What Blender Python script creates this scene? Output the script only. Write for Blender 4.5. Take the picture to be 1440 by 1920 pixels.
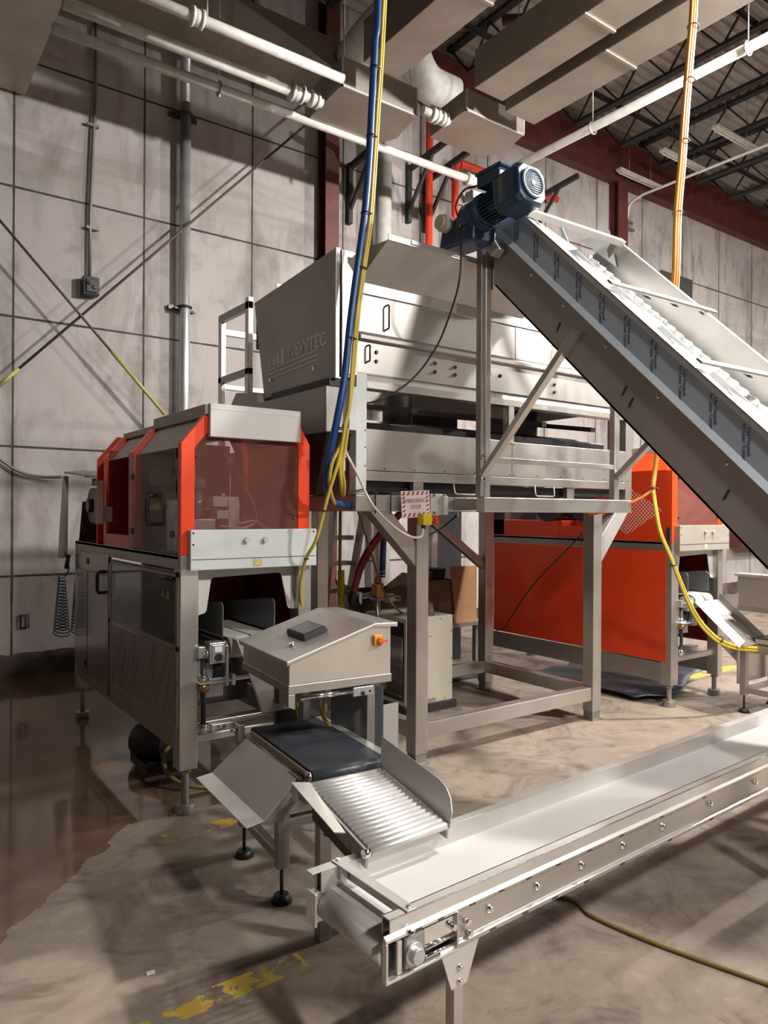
import bpy, bmesh, math, random
from mathutils import Vector, Matrix
from math import radians, sin, cos, pi
random.seed(7)
for o in list(bpy.data.objects): bpy.data.objects.remove(o, do_unlink=True)
scene = bpy.context.scene
COL = scene.collection

# ------------------------------------------------------------ camera
cam_data = bpy.data.cameras.new('camera')
cam = bpy.data.objects.new('camera', cam_data); COL.objects.link(cam)
YAW, PIT, ROL = radians(35.87), radians(-0.063), radians(0.335)
fw = Vector((sin(YAW)*cos(PIT), cos(YAW)*cos(PIT), sin(PIT)))
r0 = Vector((cos(YAW), -sin(YAW), 0)); u0 = r0.cross(fw)
rr = r0*cos(ROL) + u0*sin(ROL); uu = -r0*sin(ROL) + u0*cos(ROL)
m = Matrix((rr, uu, -fw)).transposed().to_4x4(); m.translation = Vector((0, 0, 1.6))
cam.matrix_world = m
cam_data.sensor_fit = 'VERTICAL'; cam_data.sensor_height = 36.0; cam_data.sensor_width = 27.0
cam_data.lens = 1369.5/1920*36.0
cam_data.clip_start = 0.02; cam_data.clip_end = 200
scene.camera = cam

# ------------------------------------------------------------ world, lights, exposure
w = bpy.data.worlds.new('world'); scene.world = w; w.use_nodes = True
w.node_tree.nodes['Background'].inputs[0].default_value = (0.9, 0.93, 1.0, 1)
w.node_tree.nodes['Background'].inputs[1].default_value = 0.05
vs = scene.view_settings
vs.view_transform = 'Standard'; vs.look = 'None'; vs.gamma = 1.0; vs.use_curve_mapping = False
vs.exposure = 0.42

def lamp(name, loc, power, size, col=(1, 0.955, 0.905), spread=150, target=None):
    d = bpy.data.lights.new(name, 'AREA'); d.shape = 'DISK'; d.size = size; d.energy = power
    d.color = col; d.spread = radians(spread)
    o = bpy.data.objects.new(name, d); COL.objects.link(o); o.location = loc
    if target is not None:
        o.rotation_euler = (Vector(target)-Vector(loc)).to_track_quat('-Z', 'Y').to_euler()
    return o
LAMPS = [((5.85, 1.6, 5.30), 1150), ((9.9, 1.6, 5.30), 750)]
for p_, w_ in LAMPS:
    d = bpy.data.lights.new('high_bay_light', 'POINT'); d.energy = w_; d.color = (1, 0.965, 0.925); d.shadow_soft_size = 0.10
    o = bpy.data.objects.new('high_bay_light', d); COL.objects.link(o); o.location = p_
lamp('high_bay_light', (5.6, -2.7, 5.4), 560, 0.6, spread=180)
lamp('high_bay_light', (15.5, 2.0, 6.2), 600, 0.6, spread=180)
lamp('high_bay_light', (12.8, -3.5, 6.2), 450, 0.6, spread=180)
lamp('high_bay_light', (1.6, -3.1, 5.4), 300, 0.6, spread=180)  # fill lamp added to brighten the foreground floor

# ------------------------------------------------------------ materials
class NT:
    def __init__(s, name):
        s.m = bpy.data.materials.new(name); s.m.use_nodes = True
        s.t = s.m.node_tree; s.n = s.t.nodes; s.l = s.t.links
        s.bsdf = s.n['Principled BSDF']; s.out = s.n['Material Output']
    def set(s, k, v):
        i = s.bsdf.inputs[k]
        if hasattr(v, 'is_output') or isinstance(v, bpy.types.NodeSocket): s.l.new(v, i)
        else: i.default_value = v
    def coord(s, kind='Object'):
        return s.n.new('ShaderNodeTexCoord').outputs[kind]
    def pos(s):
        return s.n.new('ShaderNodeNewGeometry').outputs['Position']
    def sep(s, v):
        q = s.n.new('ShaderNodeSeparateXYZ'); s.l.new(v, q.inputs[0]); return q.outputs
    def comb(s, x, y, z):
        q = s.n.new('ShaderNodeCombineXYZ')
        for i, a in enumerate((x, y, z)): s._in(q.inputs[i], a)
        return q.outputs[0]
    def _in(s, inp, a):
        if isinstance(a, bpy.types.NodeSocket): s.l.new(a, inp)
        else: inp.default_value = a
    def M(s, op, a, b=0.0, c=0.0, clamp=False):
        q = s.n.new('ShaderNodeMath'); q.operation = op; q.use_clamp = clamp
        s._in(q.inputs[0], a); s._in(q.inputs[1], b)
        if op in ('MULTIPLY_ADD', 'SMOOTH_MIN', 'SMOOTH_MAX', 'COMPARE', 'WRAP'): s._in(q.inputs[2], c)
        return q.outputs[0]
    def vmul(s, v, k):
        q = s.n.new('ShaderNodeVectorMath'); q.operation = 'MULTIPLY'
        s.l.new(v, q.inputs[0]); q.inputs[1].default_value = k; return q.outputs[0]
    def noise(s, v, scale, detail=4, rough=0.55, dist=0.0):
        q = s.n.new('ShaderNodeTexNoise'); s.l.new(v, q.inputs['Vector'])
        q.inputs['Scale'].default_value = scale; q.inputs['Detail'].default_value = detail
        q.inputs['Roughness'].default_value = rough; q.inputs['Distortion'].default_value = dist
        return q.outputs[0]
    def ramp(s, f, stops):
        q = s.n.new('ShaderNodeValToRGB'); s.l.new(f, q.inputs[0]); e = q.color_ramp.elements
        while len(e) < len(stops): e.new(0.5)
        for i, (p, c) in enumerate(stops):
            e[i].position = p; e[i].color = (c, c, c, 1) if isinstance(c, (int, float)) else (*c, 1)
        return q.outputs[0]
    def mix(s, f, a, b, mode='MIX'):
        q = s.n.new('ShaderNodeMix'); q.data_type = 'RGBA'; q.blend_type = mode
        s._in(q.inputs[0], f)
        for i, v in ((6, a), (7, b)):
            if isinstance(v, bpy.types.NodeSocket): s.l.new(v, q.inputs[i])
            else: q.inputs[i].default_value = (*v, 1)
        return q.outputs[2]
    def bump(s, h, strength=0.2, dist=0.01):
        q = s.n.new('ShaderNodeBump'); s.l.new(h, q.inputs['Height'])
        q.inputs['Strength'].default_value = strength; q.inputs['Distance'].default_value = dist
        s.l.new(q.outputs[0], s.bsdf.inputs['Normal'])

def simple(name, col, rough=0.5, metal=0.0, var=0.12, scale=6.0, alpha=1.0, trans=0.0, coat=0.0):
    t = NT(name)
    n = t.noise(t.coord(), scale, 3)
    f = t.ramp(n, [(0.3, 0.0), (0.7, 1.0)])
    a = tuple(max(0, c*(1-var)) for c in col); b = tuple(min(1, c*(1+var)) for c in col)
    t.set('Base Color', t.mix(f, a, b))
    t.set('Roughness', rough); t.set('Metallic', metal); t.set('Alpha', alpha)
    t.set('Transmission Weight', trans); t.set('Coat Weight', coat)
    return t.m

def brushed(name, col, rough=0.36, metal=0.85, direction=(1, 1, 12)):
    t = NT(name)
    c = t.coord()
    fine = t.noise(t.vmul(c, direction), 9, 3)
    big = t.noise(c, 2.2, 3)
    a = tuple(x*0.86 for x in col); b = tuple(min(1, x*1.08) for x in col)
    t.set('Base Color', t.mix(t.ramp(big, [(0.3, 0.0), (0.7, 1.0)]), a, b))
    t.set('Metallic', metal)
    t.set('Roughness', t.M('ADD', t.M('MULTIPLY', fine, 0.06), rough-0.03))
    return t.m

STEEL = brushed('brushed_stainless', (0.54, 0.51, 0.475))
STEELV = brushed('brushed_stainless_vertical', (0.54, 0.51, 0.475), direction=(12, 12, 1))
DULLS = brushed('dull_shaded_stainless', (0.46, 0.43, 0.405), 0.5, 0.6)  # duller finish, with shade of left and underside faces put into the colour
LEDGE = simple('lit_film_covered_steel', (0.60, 0.66, 0.72), 0.35, 0.2, 0.04)  # film covered, and made paler for the light the ledge catches
SLEEVE = simple('dull_yellow_sleeve', (0.42, 0.38, 0.09), 0.5)
STEELB = brushed('bright_stainless', (0.68, 0.665, 0.64), 0.40, 0.72)
SATIN = brushed('satin_frame_steel', (0.40, 0.375, 0.355), 0.42, 0.8)
DARKSTEEL = simple('dark_steel', (0.06, 0.055, 0.06), 0.4, 0.5)
CHROME = simple('chrome', (0.8, 0.8, 0.8), 0.12, 1.0, 0.03)
GALV = brushed('galvanized_duct', (0.40, 0.355, 0.30), 0.42, 0.75, (3, 3, 3))
ZINC = simple('zinc_pipe', (0.55, 0.56, 0.56), 0.38, 0.7)
ORANGE = simple('orange_paint', (0.86, 0.062, 0.008), 0.38, 0, 0.04, coat=0.2)
REDPIPE = simple('red_pipe_paint', (0.62, 0.05, 0.02), 0.4, 0, 0.1)
REDSTEEL = simple('red_oxide_steel', (0.10, 0.024, 0.018), 0.6, 0, 0.25)
WHITEPAINT = simple('pale_blue_white_paint', (0.60, 0.64, 0.63), 0.4, 0, 0.03)
COVER = simple('light_grey_cover_paint', (0.56, 0.555, 0.53), 0.45, 0, 0.03)
BELTW = simple('white_belt', (0.48, 0.465, 0.445), 0.75, 0, 0.05, 3)
PVC = simple('white_plastic', (0.64, 0.655, 0.65), 0.5, 0, 0.03)
CREAM = simple('cream_enamel', (0.56, 0.52, 0.42), 0.45, 0, 0.04)
BLACK = simple('black_plastic', (0.012, 0.012, 0.014), 0.45, 0, 0.1)
RUBBER = simple('dark_belt_rubber', (0.045, 0.052, 0.062), 0.38, 0, 0.15, 5)
BLUEM = simple('blue_motor_enamel', (0.012, 0.042, 0.098), 0.35, 0, 0.15, coat=0.2)
BLUEH = simple('blue_hose_rubber', (0.012, 0.055, 0.20), 0.35)
YELLOW = simple('yellow_cable', (0.52, 0.39, 0.05), 0.42)
AMBER = simple('amber_cable', (0.50, 0.12, 0.012), 0.4)
GOLD = simple('golden_cable', (0.46, 0.20, 0.018), 0.4)
RODM = simple('rusty_brown_rod', (0.10, 0.065, 0.055), 0.6, 0.3)
CONDM = simple('dull_grey_conduit', (0.20, 0.19, 0.18), 0.5, 0.5)
OLIVE = simple('dusty_yellow_cord', (0.20, 0.16, 0.04), 0.6)
PALEC = simple('pale_cable', (0.72, 0.66, 0.58), 0.45)
WINE = simple('dark_red_hose', (0.22, 0.02, 0.02), 0.4)
CARD = simple('cardboard', (0.30, 0.155, 0.075), 0.85, 0, 0.12)
CARDD = simple('dark_cardboard', (0.16, 0.10, 0.06), 0.85, 0, 0.12)
ALU = simple('cast_aluminium', (0.55, 0.56, 0.57), 0.35, 0.8, 0.1, 30)
ROLLER = simple('zinc_roller', (0.60, 0.59, 0.57), 0.42, 0.55, 0.05)
WPIPE = simple('white_pipe_paint', (0.62, 0.60, 0.56), 0.5, 0, 0.12, 12)
BRASS = simple('brass', (0.45, 0.28, 0.10), 0.35, 0.8)
JOIST = simple('dark_joist_paint', (0.022, 0.02, 0.02), 0.6, 0, 0.3)
YPLAST = simple('yellow_plastic', (0.85, 0.62, 0.03), 0.4, 0, 0.03)
YGREEN = simple('yellow_ladder_tape', (0.62, 0.62, 0.05), 0.5)
REDP = simple('red_plastic', (0.75, 0.05, 0.02), 0.35, 0, 0.03)
OYEL = simple('amber_switch_plate', (0.85, 0.36, 0.02), 0.4, 0, 0.03)
SIGNW = simple('sign_white', (0.75, 0.72, 0.70), 0.5, 0, 0.02)
SIGNR = simple('sign_red_print', (0.42, 0.05, 0.05), 0.5, 0, 0.02)
INK = simple('blue_black_print', (0.02, 0.045, 0.10), 0.6, 0, 0.02)
GREYINK = simple('etched_grey_print', (0.80, 0.77, 0.75), 0.8, 0.0, 0.05)
GASKET = simple('dark_red_smoked_panel', (0.17, 0.012, 0.016), 0.3, 0, 0.1, 4)
GREYPL = simple('grey_guide_plastic', (0.13, 0.14, 0.145), 0.35, 0, 0.08)
SCREEN = simple('dark_touch_screen', (0.06, 0.075, 0.08), 0.2, 0, 0.02)
PATCH = simple('dark_grey_wall_patch', (0.055, 0.052, 0.05), 0.8, 0, 0.1)
PAPER = simple('printed_paper', (0.55, 0.53, 0.50), 0.7)
REDIN = simple('dark_red_cloth_fitting', (0.35, 0.02, 0.015), 0.5)
WAREHOUSE = simple('darkened_wall_paint', (0.055, 0.05, 0.047), 0.8, 0, 0.15, 0.5)  # darkness of the hall put into the wall colour, for dim steel reflections

def glass(name, tint, alpha, rough=0.04):
    t = NT(name)
    n = t.noise(t.coord(), 3.0, 3)
    t.set('Base Color', (*tint, 1)); t.set('Roughness', t.M('MULTIPLY_ADD', n, 0.04, rough)); t.set('Alpha', alpha)
    t.set('IOR', 1.5)
    return t.m
GLASS = glass('clear_acrylic', (0.26, 0.23, 0.22), 0.22)
GLASSD = glass('grey_acrylic_window', (0.10, 0.085, 0.085), 0.62, 0.06)
TINT = glass('smoked_red_acrylic', (0.28, 0.12, 0.10), 0.30)

def film_mat():
    t = NT('blue_protective_film')
    n = t.noise(t.coord(), 5, 3)
    t.set('Base Color', t.mix(n, (0.40, 0.48, 0.58), (0.50, 0.58, 0.67)))
    t.set('Roughness', 0.3); t.set('Metallic', 0.2)
    return t.m
FILM = film_mat()

def scratched():
    t = NT('smudged_grey_panel')
    p = t.coord(); x, y, z = t.sep(p)
    # slanted protective-film smudges with a shape of their own
    u = t.M('ADD', t.M('MULTIPLY', y, 9.0), t.M('MULTIPLY', z, 3.4))
    n1 = t.noise(t.comb(u, t.M('MULTIPLY', z, 3.0), 0.0), 1.0, 2)
    v = t.noise(t.comb(t.M('MULTIPLY', u, 4.2), t.M('MULTIPLY', z, 2.2), 3.0), 1.0, 1)
    f = t.ramp(v, [(0.57, 0.0), (0.63, 0.8)])
    t.set('Base Color', t.mix(f, (0.36, 0.34, 0.33), (0.13, 0.12, 0.115)))
    t.set('Metallic', 0.5); t.set('Roughness', 0.4)
    return t.m
SMUDGE = scratched()

def perforated():
    t = NT('orange_perforated_panel')
    p = t.coord(); x, y, z = t.sep(p)
    s = 0.034
    a = t.M('PINGPONG', t.M('ADD', y, z), s/2); b = t.M('PINGPONG', t.M('SUBTRACT', y, z), s/2)
    hole = t.M('GREATER_THAN', t.M('MINIMUM', a, b), 0.0075)
    dy = t.M('ABSOLUTE', t.M('SUBTRACT', y, 0.43)); dz = t.M('ABSOLUTE', t.M('SUBTRACT', z, 1.62))
    area = t.M('LESS_THAN', t.M('ADD', dy, t.M('MULTIPLY', dz, 1.6)), 0.34)
    f = t.M('MULTIPLY', hole, area)
    t.set('Base Color', t.mix(f, (0.80, 0.055, 0.008), (0.95, 0.88, 0.85)))
    t.set('Roughness', 0.4)
    return t.m
PERF = perforated()

def wall_mat():
    t = NT('stained_concrete_panels')
    p = t.pos(); x, y, z = t.sep(p)
    n1 = t.noise(p, 0.55, 6, 0.6); n2 = t.noise(t.vmul(p, (1.0, 1.0, 0.35)), 2.2, 6, 0.65, 0.6)
    n3 = t.noise(t.vmul(p, (5.0, 5.0, 0.8)), 1.5, 4, 0.6)
    base = t.mix(t.ramp(n1, [(0.35, 0.0), (0.65, 1.0)]), (0.46, 0.42, 0.405), (0.36, 0.325, 0.31))
    base = t.mix(t.ramp(n2, [(0.50, 0.0), (0.72, 0.75)]), base, (0.17, 0.145, 0.125))
    n5 = t.noise(p, 1.9, 4, 0.6, 0.4)
    base = t.mix(t.ramp(n5, [(0.58, 0.0), (0.72, 0.5)]), base, (0.17, 0.145, 0.125))
    # horizontal dirty run-off band between the two upper seams
    bz = t.M('ABSOLUTE', t.M('SUBTRACT', z, 5.05)); band = t.ramp(bz, [(0.0, 0.9), (0.75, 0.0)])
    nb = t.ramp(t.noise(t.vmul(p, (0.35, 1, 2.5)), 1.4, 5, 0.6, 0.8), [(0.42, 0.0), (0.62, 1.0)])
    base = t.mix(t.M('MULTIPLY', t.M('MULTIPLY', band, nb), 0.6), base, (0.20, 0.17, 0.15))
    base = t.mix(t.M('MULTIPLY', t.ramp(n3, [(0.55, 0.0), (0.8, 1.0)]), t.M('GREATER_THAN', x, 4.75)), base, (0.15, 0.125, 0.105))
    # seams
    sx = t.M('PINGPONG', t.M('SUBTRACT', x, 1.204), 0.6175); sz = t.M('PINGPONG', t.M('SUBTRACT', z, 0.96), 0.6175)
    wob = t.M('MULTIPLY', t.noise(p, 5, 3), 0.012)
    wx = t.M('LESS_THAN', sx, t.M('ADD', wob, 0.004)); wz = t.M('LESS_THAN', sz, t.M('ADD', wob, 0.005))
    seam = t.M('MAXIMUM', wx, wz)
    hx = t.ramp(sx, [(0.0, 1.0), (0.10, 0.0)])
    run = t.M('MULTIPLY', hx, t.ramp(n2, [(0.40, 0.0), (0.6, 1.0)]))
    base = t.mix(t.M('MULTIPLY', run, 0.55), base, (0.16, 0.135, 0.115))
    base = t.mix(seam, base, (0.045, 0.038, 0.034))
    # damp dirty foot of the wall
    foot = t.M('LESS_THAN', z, t.M('MULTIPLY_ADD', t.noise(t.vmul(p, (1, 1, 0.2)), 2.3, 5, 0.7), 0.10, 0.17))
    fn = t.ramp(t.noise(p, 3.0, 5), [(0.4, 0.0), (0.65, 1.0)])
    base = t.mix(foot, base, t.mix(fn, (0.06, 0.042, 0.035), (0.17, 0.135, 0.115)))
    t.set('Base Color', base); t.set('Roughness', 0.8)
    t.bump(n2, 0.15, 0.01)
    return t.m
WALL = wall_mat()

def floor_mat():
    t = NT('worn_concrete_floor')
    p = t.pos(); x, y, z = t.sep(p)
    n1 = t.noise(p, 0.8, 6, 0.62, 0.4); n2 = t.noise(p, 2.6, 7, 0.68, 1.2); n3 = t.noise(p, 14, 5, 0.6)
    base = t.mix(t.ramp(n1, [(0.35, 0.0), (0.65, 1.0)]), (0.34, 0.275, 0.215), (0.25, 0.21, 0.18))
    base = t.mix(t.ramp(n2, [(0.48, 0.0), (0.66, 0.85)]), base, (0.12, 0.085, 0.07))
    base = t.mix(t.ramp(n2, [(0.28, 0.6), (0.42, 0.0)]), base, (0.42, 0.36, 0.295))
    base = t.mix(t.ramp(n3, [(0.3, 0.22), (0.7, 0.0)]), base, (0.08, 0.06, 0.05))
    # worn yellow lane paint
    wear = t.M('GREATER_THAN', t.noise(t.vmul(p, (1, 1, 1)), 7, 5, 0.7), 0.50)
    def strip(x0, x1, yc, hw):
        a = t.M('MULTIPLY', t.M('GREATER_THAN', x, x0), t.M('LESS_THAN', x, x1))
        return t.M('MULTIPLY', a, t.M('LESS_THAN', t.M('ABSOLUTE', t.M('SUBTRACT', y, yc)), hw))
    ye = t.M('MAXIMUM', strip(1.22, 1.62, 3.50, 0.05), strip(0.72, 1.30, 2.27, 0.05))
    ye = t.M('MULTIPLY', ye, wear)
    ye2 = t.M('MAXIMUM', strip(5.05, 5.62, 4.10, 0.07), strip(5.75, 7.6, 4.02, 0.07))
    ye2 = t.M('MULTIPLY', ye2, t.M('GREATER_THAN', t.noise(p, 5, 4), 0.42))
    ye = t.M('MAXIMUM', ye, ye2)
    base = t.mix(ye, base, (0.55, 0.38, 0.07))
    # wet patch by the wall and under the left machine
    edge = t.M('MULTIPLY', t.M('SUBTRACT', t.noise(p, 3.2, 5, 0.6), 0.5), 0.42)
    ex = t.M('MINIMUM', t.M('SUBTRACT', x, 1.12), 0.0)
    f0 = t.M('SUBTRACT', y, t.M('MULTIPLY_ADD', ex, 1.10, 3.74))
    f0 = t.M('SUBTRACT', f0, t.M('MULTIPLY', t.M('MAXIMUM', t.M('SUBTRACT', x, 1.75), 0.0), 4.0))
    wet = t.M('GREATER_THAN', t.M('ADD', f0, edge), 0.0)
    rust = t.mix(t.ramp(n1, [(0.35, 0.0), (0.62, 1.0)]), (0.20, 0.11, 0.06), (0.10, 0.065, 0.045))
    base = t.mix(wet, base, rust)
    t.set('Base Color', base)
    dryr = t.ramp(n2, [(0.3, 0.42), (0.7, 0.62)])
    rg = t.M('MULTIPLY_ADD', wet, -1.0, 1.0)
    t.set('Roughness', t.M('ADD', t.M('MULTIPLY', dryr, rg), t.M('MULTIPLY', wet, 0.07)))
    t.set('Specular IOR Level', t.M('MULTIPLY_ADD', wet, 0.25, 0.35))
    q = t.n.new('ShaderNodeBump'); t.l.new(n3, q.inputs['Height']); q.inputs['Distance'].default_value = 0.004
    t.l.new(t.M('MULTIPLY', rg, 0.25), q.inputs['Strength']); t.l.new(q.outputs[0], t.bsdf.inputs['Normal'])
    return t.m
FLOOR = floor_mat()

def deck_mat():
    t = NT('rusty_corrugated_deck')
    p = t.pos()
    n = t.noise(p, 1.6, 6, 0.65, 0.5)
    t.set('Base Color', t.mix(t.ramp(n, [(0.42, 0.0), (0.66, 1.0)]), (0.42, 0.40, 0.38), (0.24, 0.19, 0.16)))
    t.set('Roughness', 0.6); t.set('Metallic', 0.2)
    return t.m
DECK = deck_mat()

def flex_mat():
    t = NT('thin_oily_mat')
    t.set('Base Color', (0.03, 0.035, 0.05, 1)); t.set('Roughness', 0.45)
    return t.m
MATT = flex_mat()

# ------------------------------------------------------------ mesh building
def spline(pts, n=8):
    P = [Vector(p) for p in pts]; out = []
    if len(P) < 3: return P
    for i in range(len(P)-1):
        a = P[i-1] if i else P[0]*2-P[1]; b = P[i]; c = P[i+1]; d = P[i+2] if i+2 < len(P) else P[-1]*2-P[-2]
        for k in range(n):
            t = k/n
            out.append(0.5*((2*b)+(c-a)*t+(2*a-5*b+4*c-d)*t*t+(3*b-a-3*c+d)*t**3))
    out.append(P[-1]); return out

class MB:
    def __init__(s): s.v = []; s.f = []; s.sm = []
    def _add(s, vs_, fs, smooth=False):
        o = len(s.v); s.v += [Vector(v) for v in vs_]
        for f in fs: s.f.append([o+i for i in f]); s.sm.append(smooth)
        return s
    def box(s, x0, x1, y0, y1, z0, z1):
        return s._add([(x0,y0,z0),(x1,y0,z0),(x1,y1,z0),(x0,y1,z0),(x0,y0,z1),(x1,y0,z1),(x1,y1,z1),(x0,y1,z1)],
                      [(0,3,2,1),(4,5,6,7),(0,1,5,4),(1,2,6,5),(2,3,7,6),(3,0,4,7)])
    def hexa(s, b, t):
        return s._add(list(b)+list(t), [(3,2,1,0),(4,5,6,7),(0,1,5,4),(1,2,6,5),(2,3,7,6),(3,0,4,7)])
    def bar(s, p, q, w_, h, side=None):
        p = Vector(p); q = Vector(q); d = (q-p).normalized()
        u = Vector(side) if side else (Vector((0,0,1)).cross(d) if abs(d.z) < 0.99 else Vector((1,0,0)))
        u = (u-d*u.dot(d)).normalized(); v = d.cross(u); u = u*w_/2; v = v*h/2
        return s.hexa([p-u-v, p+u-v, p+u+v, p-u+v], [q-u-v, q+u-v, q+u+v, q-u+v])
    def tube(s, pts, r, n=10, caps=True):
        P = [Vector(p) for p in pts]; N = len(P); rings = []
        t0 = (P[1]-P[0]).normalized(); u = t0.orthogonal().normalized()
        for i, p in enumerate(P):
            t = (P[min(i+1, N-1)]-P[max(i-1, 0)]).normalized()
            u = (u-t*u.dot(t)); u = u.normalized() if u.length > 1e-6 else t.orthogonal().normalized()
            v = t.cross(u); rad = r[i] if isinstance(r, (list, tuple)) else r
            rings.append([p+(u*cos(2*pi*k/n)+v*sin(2*pi*k/n))*rad for k in range(n)])
        o = len(s.v)
        for g in rings: s.v += g
        for i in range(N-1):
            for k in range(n):
                a = o+i*n+k; b = o+i*n+(k+1) % n
                s.f.append([a, b, b+n, a+n]); s.sm.append(True)
        if caps:
            s.f.append([o+k for k in range(n)][::-1]); s.sm.append(False)
            s.f.append([o+(N-1)*n+k for k in range(n)]); s.sm.append(False)
        return s
    def cyl(s, p, q, r, n=20, r2=None):
        return s.tube([p, q], [r, r if r2 is None else r2], n)
    def ring(s, c, axis, r, tr, n=28, k=8):
        c = Vector(c); a = Vector(axis).normalized(); u = a.orthogonal().normalized(); v = a.cross(u)
        pts = [c+(u*cos(2*pi*i/n)+v*sin(2*pi*i/n))*r for i in range(n+1)]
        return s.tube(pts, tr, k, False)
    def prism(s, poly, plane, a, b):
        f = {'xz': lambda p, t: (p[0], t, p[1]), 'yz': lambda p, t: (t, p[0], p[1]), 'xy': lambda p, t: (p[0], p[1], t)}[plane]
        n = len(poly)
        A = [f(p, a) for p in poly]; B = [f(p, b) for p in poly]
        return s._add(A+B, [tuple(range(n))[::-1], tuple(range(n, 2*n))]+[(i, (i+1) % n, (i+1) % n+n, i+n) for i in range(n)])
    def plate(s, pts, t):
        P = [Vector(p) for p in pts]; nrm = Vector((0,0,0))
        for i in range(len(P)): nrm += P[i].cross(P[(i+1) % len(P)])
        nrm = nrm.normalized()*t; n = len(P)
        return s._add(P+[p-nrm for p in P], [tuple(range(n)), tuple(range(n, 2*n))[::-1]]+[(i, i+n, (i+1) % n+n, (i+1) % n) for i in range(n)])
    def bolt(s, c, axis, r=0.012, h=0.01):
        c = Vector(c); a = Vector(axis).normalized()
        return s.tube([c, c+a*h*0.35, c+a*h*0.36, c+a*h], [r*1.45, r*1.45, r, r], 6)
    def build(s, name, mat, parent=None, bevel=0.0, local=False, origin=None):
        if parent is None and origin is None:
            xs = [v.x for v in s.v]; ys = [v.y for v in s.v]; zs = [v.z for v in s.v]
            origin = Vector(((min(xs)+max(xs))/2, (min(ys)+max(ys))/2, min(zs)))
        root = parent
        while root is not None and root.parent is not None: root = root.parent
        if parent is None: off = Vector(origin)
        elif local: off = Vector((0, 0, 0))
        else: off = root.location.copy()
        me = bpy.data.meshes.new(name)
        me.from_pydata([tuple(v-off) for v in s.v], [], s.f); me.update()
        bm = bmesh.new(); bm.from_mesh(me)
        bmesh.ops.recalc_face_normals(bm, faces=bm.faces[:])
        bm.to_mesh(me); bm.free()
        for i, p in enumerate(me.polygons): p.use_smooth = s.sm[i]
        me.materials.append(mat)
        o = bpy.data.objects.new(name, me); COL.objects.link(o)
        if parent is not None: o.parent = parent
        else: o.location = off
        if bevel:
            b = o.modifiers.new('bevel', 'BEVEL'); b.width = bevel; b.segments = 2; b.limit_method = 'ANGLE'
            b.angle_limit = radians(40)
        return o

def tag(o, label, cat, group=None):
    o['label'] = label; o['category'] = cat
    if group: o['group'] = group
    return o
def struct(o): o['kind'] = 'structure'; return o
def thing(name, label, cat, loc, rz=0.0, group=None):
    o = bpy.data.objects.new(name, None); COL.objects.link(o)
    o.location = loc; o.rotation_euler = (0, 0, rz); o.empty_display_size = 0.1
    return tag(o, label, cat, group)
def text_mesh(name, body, mat, parent, size, matrix, extrude=0.0008, bold=0.0, align='CENTER', spacing=1.0):
    c = bpy.data.curves.new(name, 'FONT'); c.body = body; c.size = size; c.extrude = extrude
    c.offset = bold; c.align_x = align; c.align_y = 'CENTER'; c.space_line = spacing
    tmp = bpy.data.objects.new(name+'_tmp', c); COL.objects.link(tmp)
    dg = bpy.context.evaluated_depsgraph_get(); me = bpy.data.meshes.new_from_object(tmp.evaluated_get(dg))
    bpy.data.objects.remove(tmp, do_unlink=True)
    me.transform(matrix); me.materials.clear(); me.materials.append(mat)
    o = bpy.data.objects.new(name, me); COL.objects.link(o)
    if parent is not None: o.parent = parent
    return o
def copy_tree(o, parent=None):
    c = o.copy(); COL.objects.link(c); c.parent = parent
    for ch in [x for x in bpy.data.objects if x.parent == o]: copy_tree(ch, c)
    return c
def frame_mat(origin, xdir, ydir):
    x = Vector(xdir).normalized(); y = Vector(ydir).normalized(); z = x.cross(y)
    mm = Matrix((x, y, z)).transposed().to_4x4(); mm.translation = Vector(origin); return mm

# ============================================================ THE SETTING; back wall, roof, ducts and pipes scaled about the camera, numbers baked
struct(MB().box(-8, 24, -12, 7.85, -0.12, 0.0).build('floor', FLOOR))
struct(MB().box(-8, 24, 7.70, 7.92, 0.0, 8.02).build('wall_back', WALL))
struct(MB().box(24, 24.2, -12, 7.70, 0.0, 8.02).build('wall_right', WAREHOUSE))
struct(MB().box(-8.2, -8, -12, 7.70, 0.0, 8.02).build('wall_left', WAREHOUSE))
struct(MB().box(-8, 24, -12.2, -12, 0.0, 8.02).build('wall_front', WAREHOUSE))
b = MB(); prof = []
yy = -12.0
while yy < 7.6:
    prof += [(yy, 7.92), (yy+0.045, 7.92), (yy+0.065, 7.96), (yy+0.13, 7.96)]; yy += 0.15
prof += [(7.7, 7.92), (7.7, 8.0), (-12, 8.0)]
b.prism(prof, 'yz', -8, 24)
struct(b.build('ceiling', DECK))

# red oxide edge beam and columns on the back wall
b = MB(); b.box(5.907, 23.1805, 7.5359, 7.688, 7.0774, 7.1132); b.box(5.907, 23.1805, 7.6075, 7.6254, 7.1132, 7.686); b.box(5.907, 23.1805, 7.4822, 7.688, 7.686, 7.7218)
tag(b.build('roof_edge_beam', REDSTEEL), 'dark red steel beam running along the top of the concrete wall', 'beam')
def column(x0, x1, z1, lab):
    b = MB(); b.box(x0, x1, 7.5001, 7.518, 0, z1); b.box(x0, x1, 7.6657, 7.6925, 0, z1); b.box((x0+x1)/2-0.0089, (x0+x1)/2+0.0089, 7.518, 7.6657, 0, z1)
    b.box(x0-0.0448, x1+0.0448, 7.4643, 7.688, 0, 0.02)
    tag(b.build('steel_column', REDSTEEL), lab, 'column', 'red columns on the back wall')
column(4.5377, 4.7256, 7.7755, 'dark red steel column on the wall behind the blue hose bundle')
column(10.1583, 10.3999, 7.0774, 'dark red steel column on the wall behind the inclined conveyor')

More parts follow.
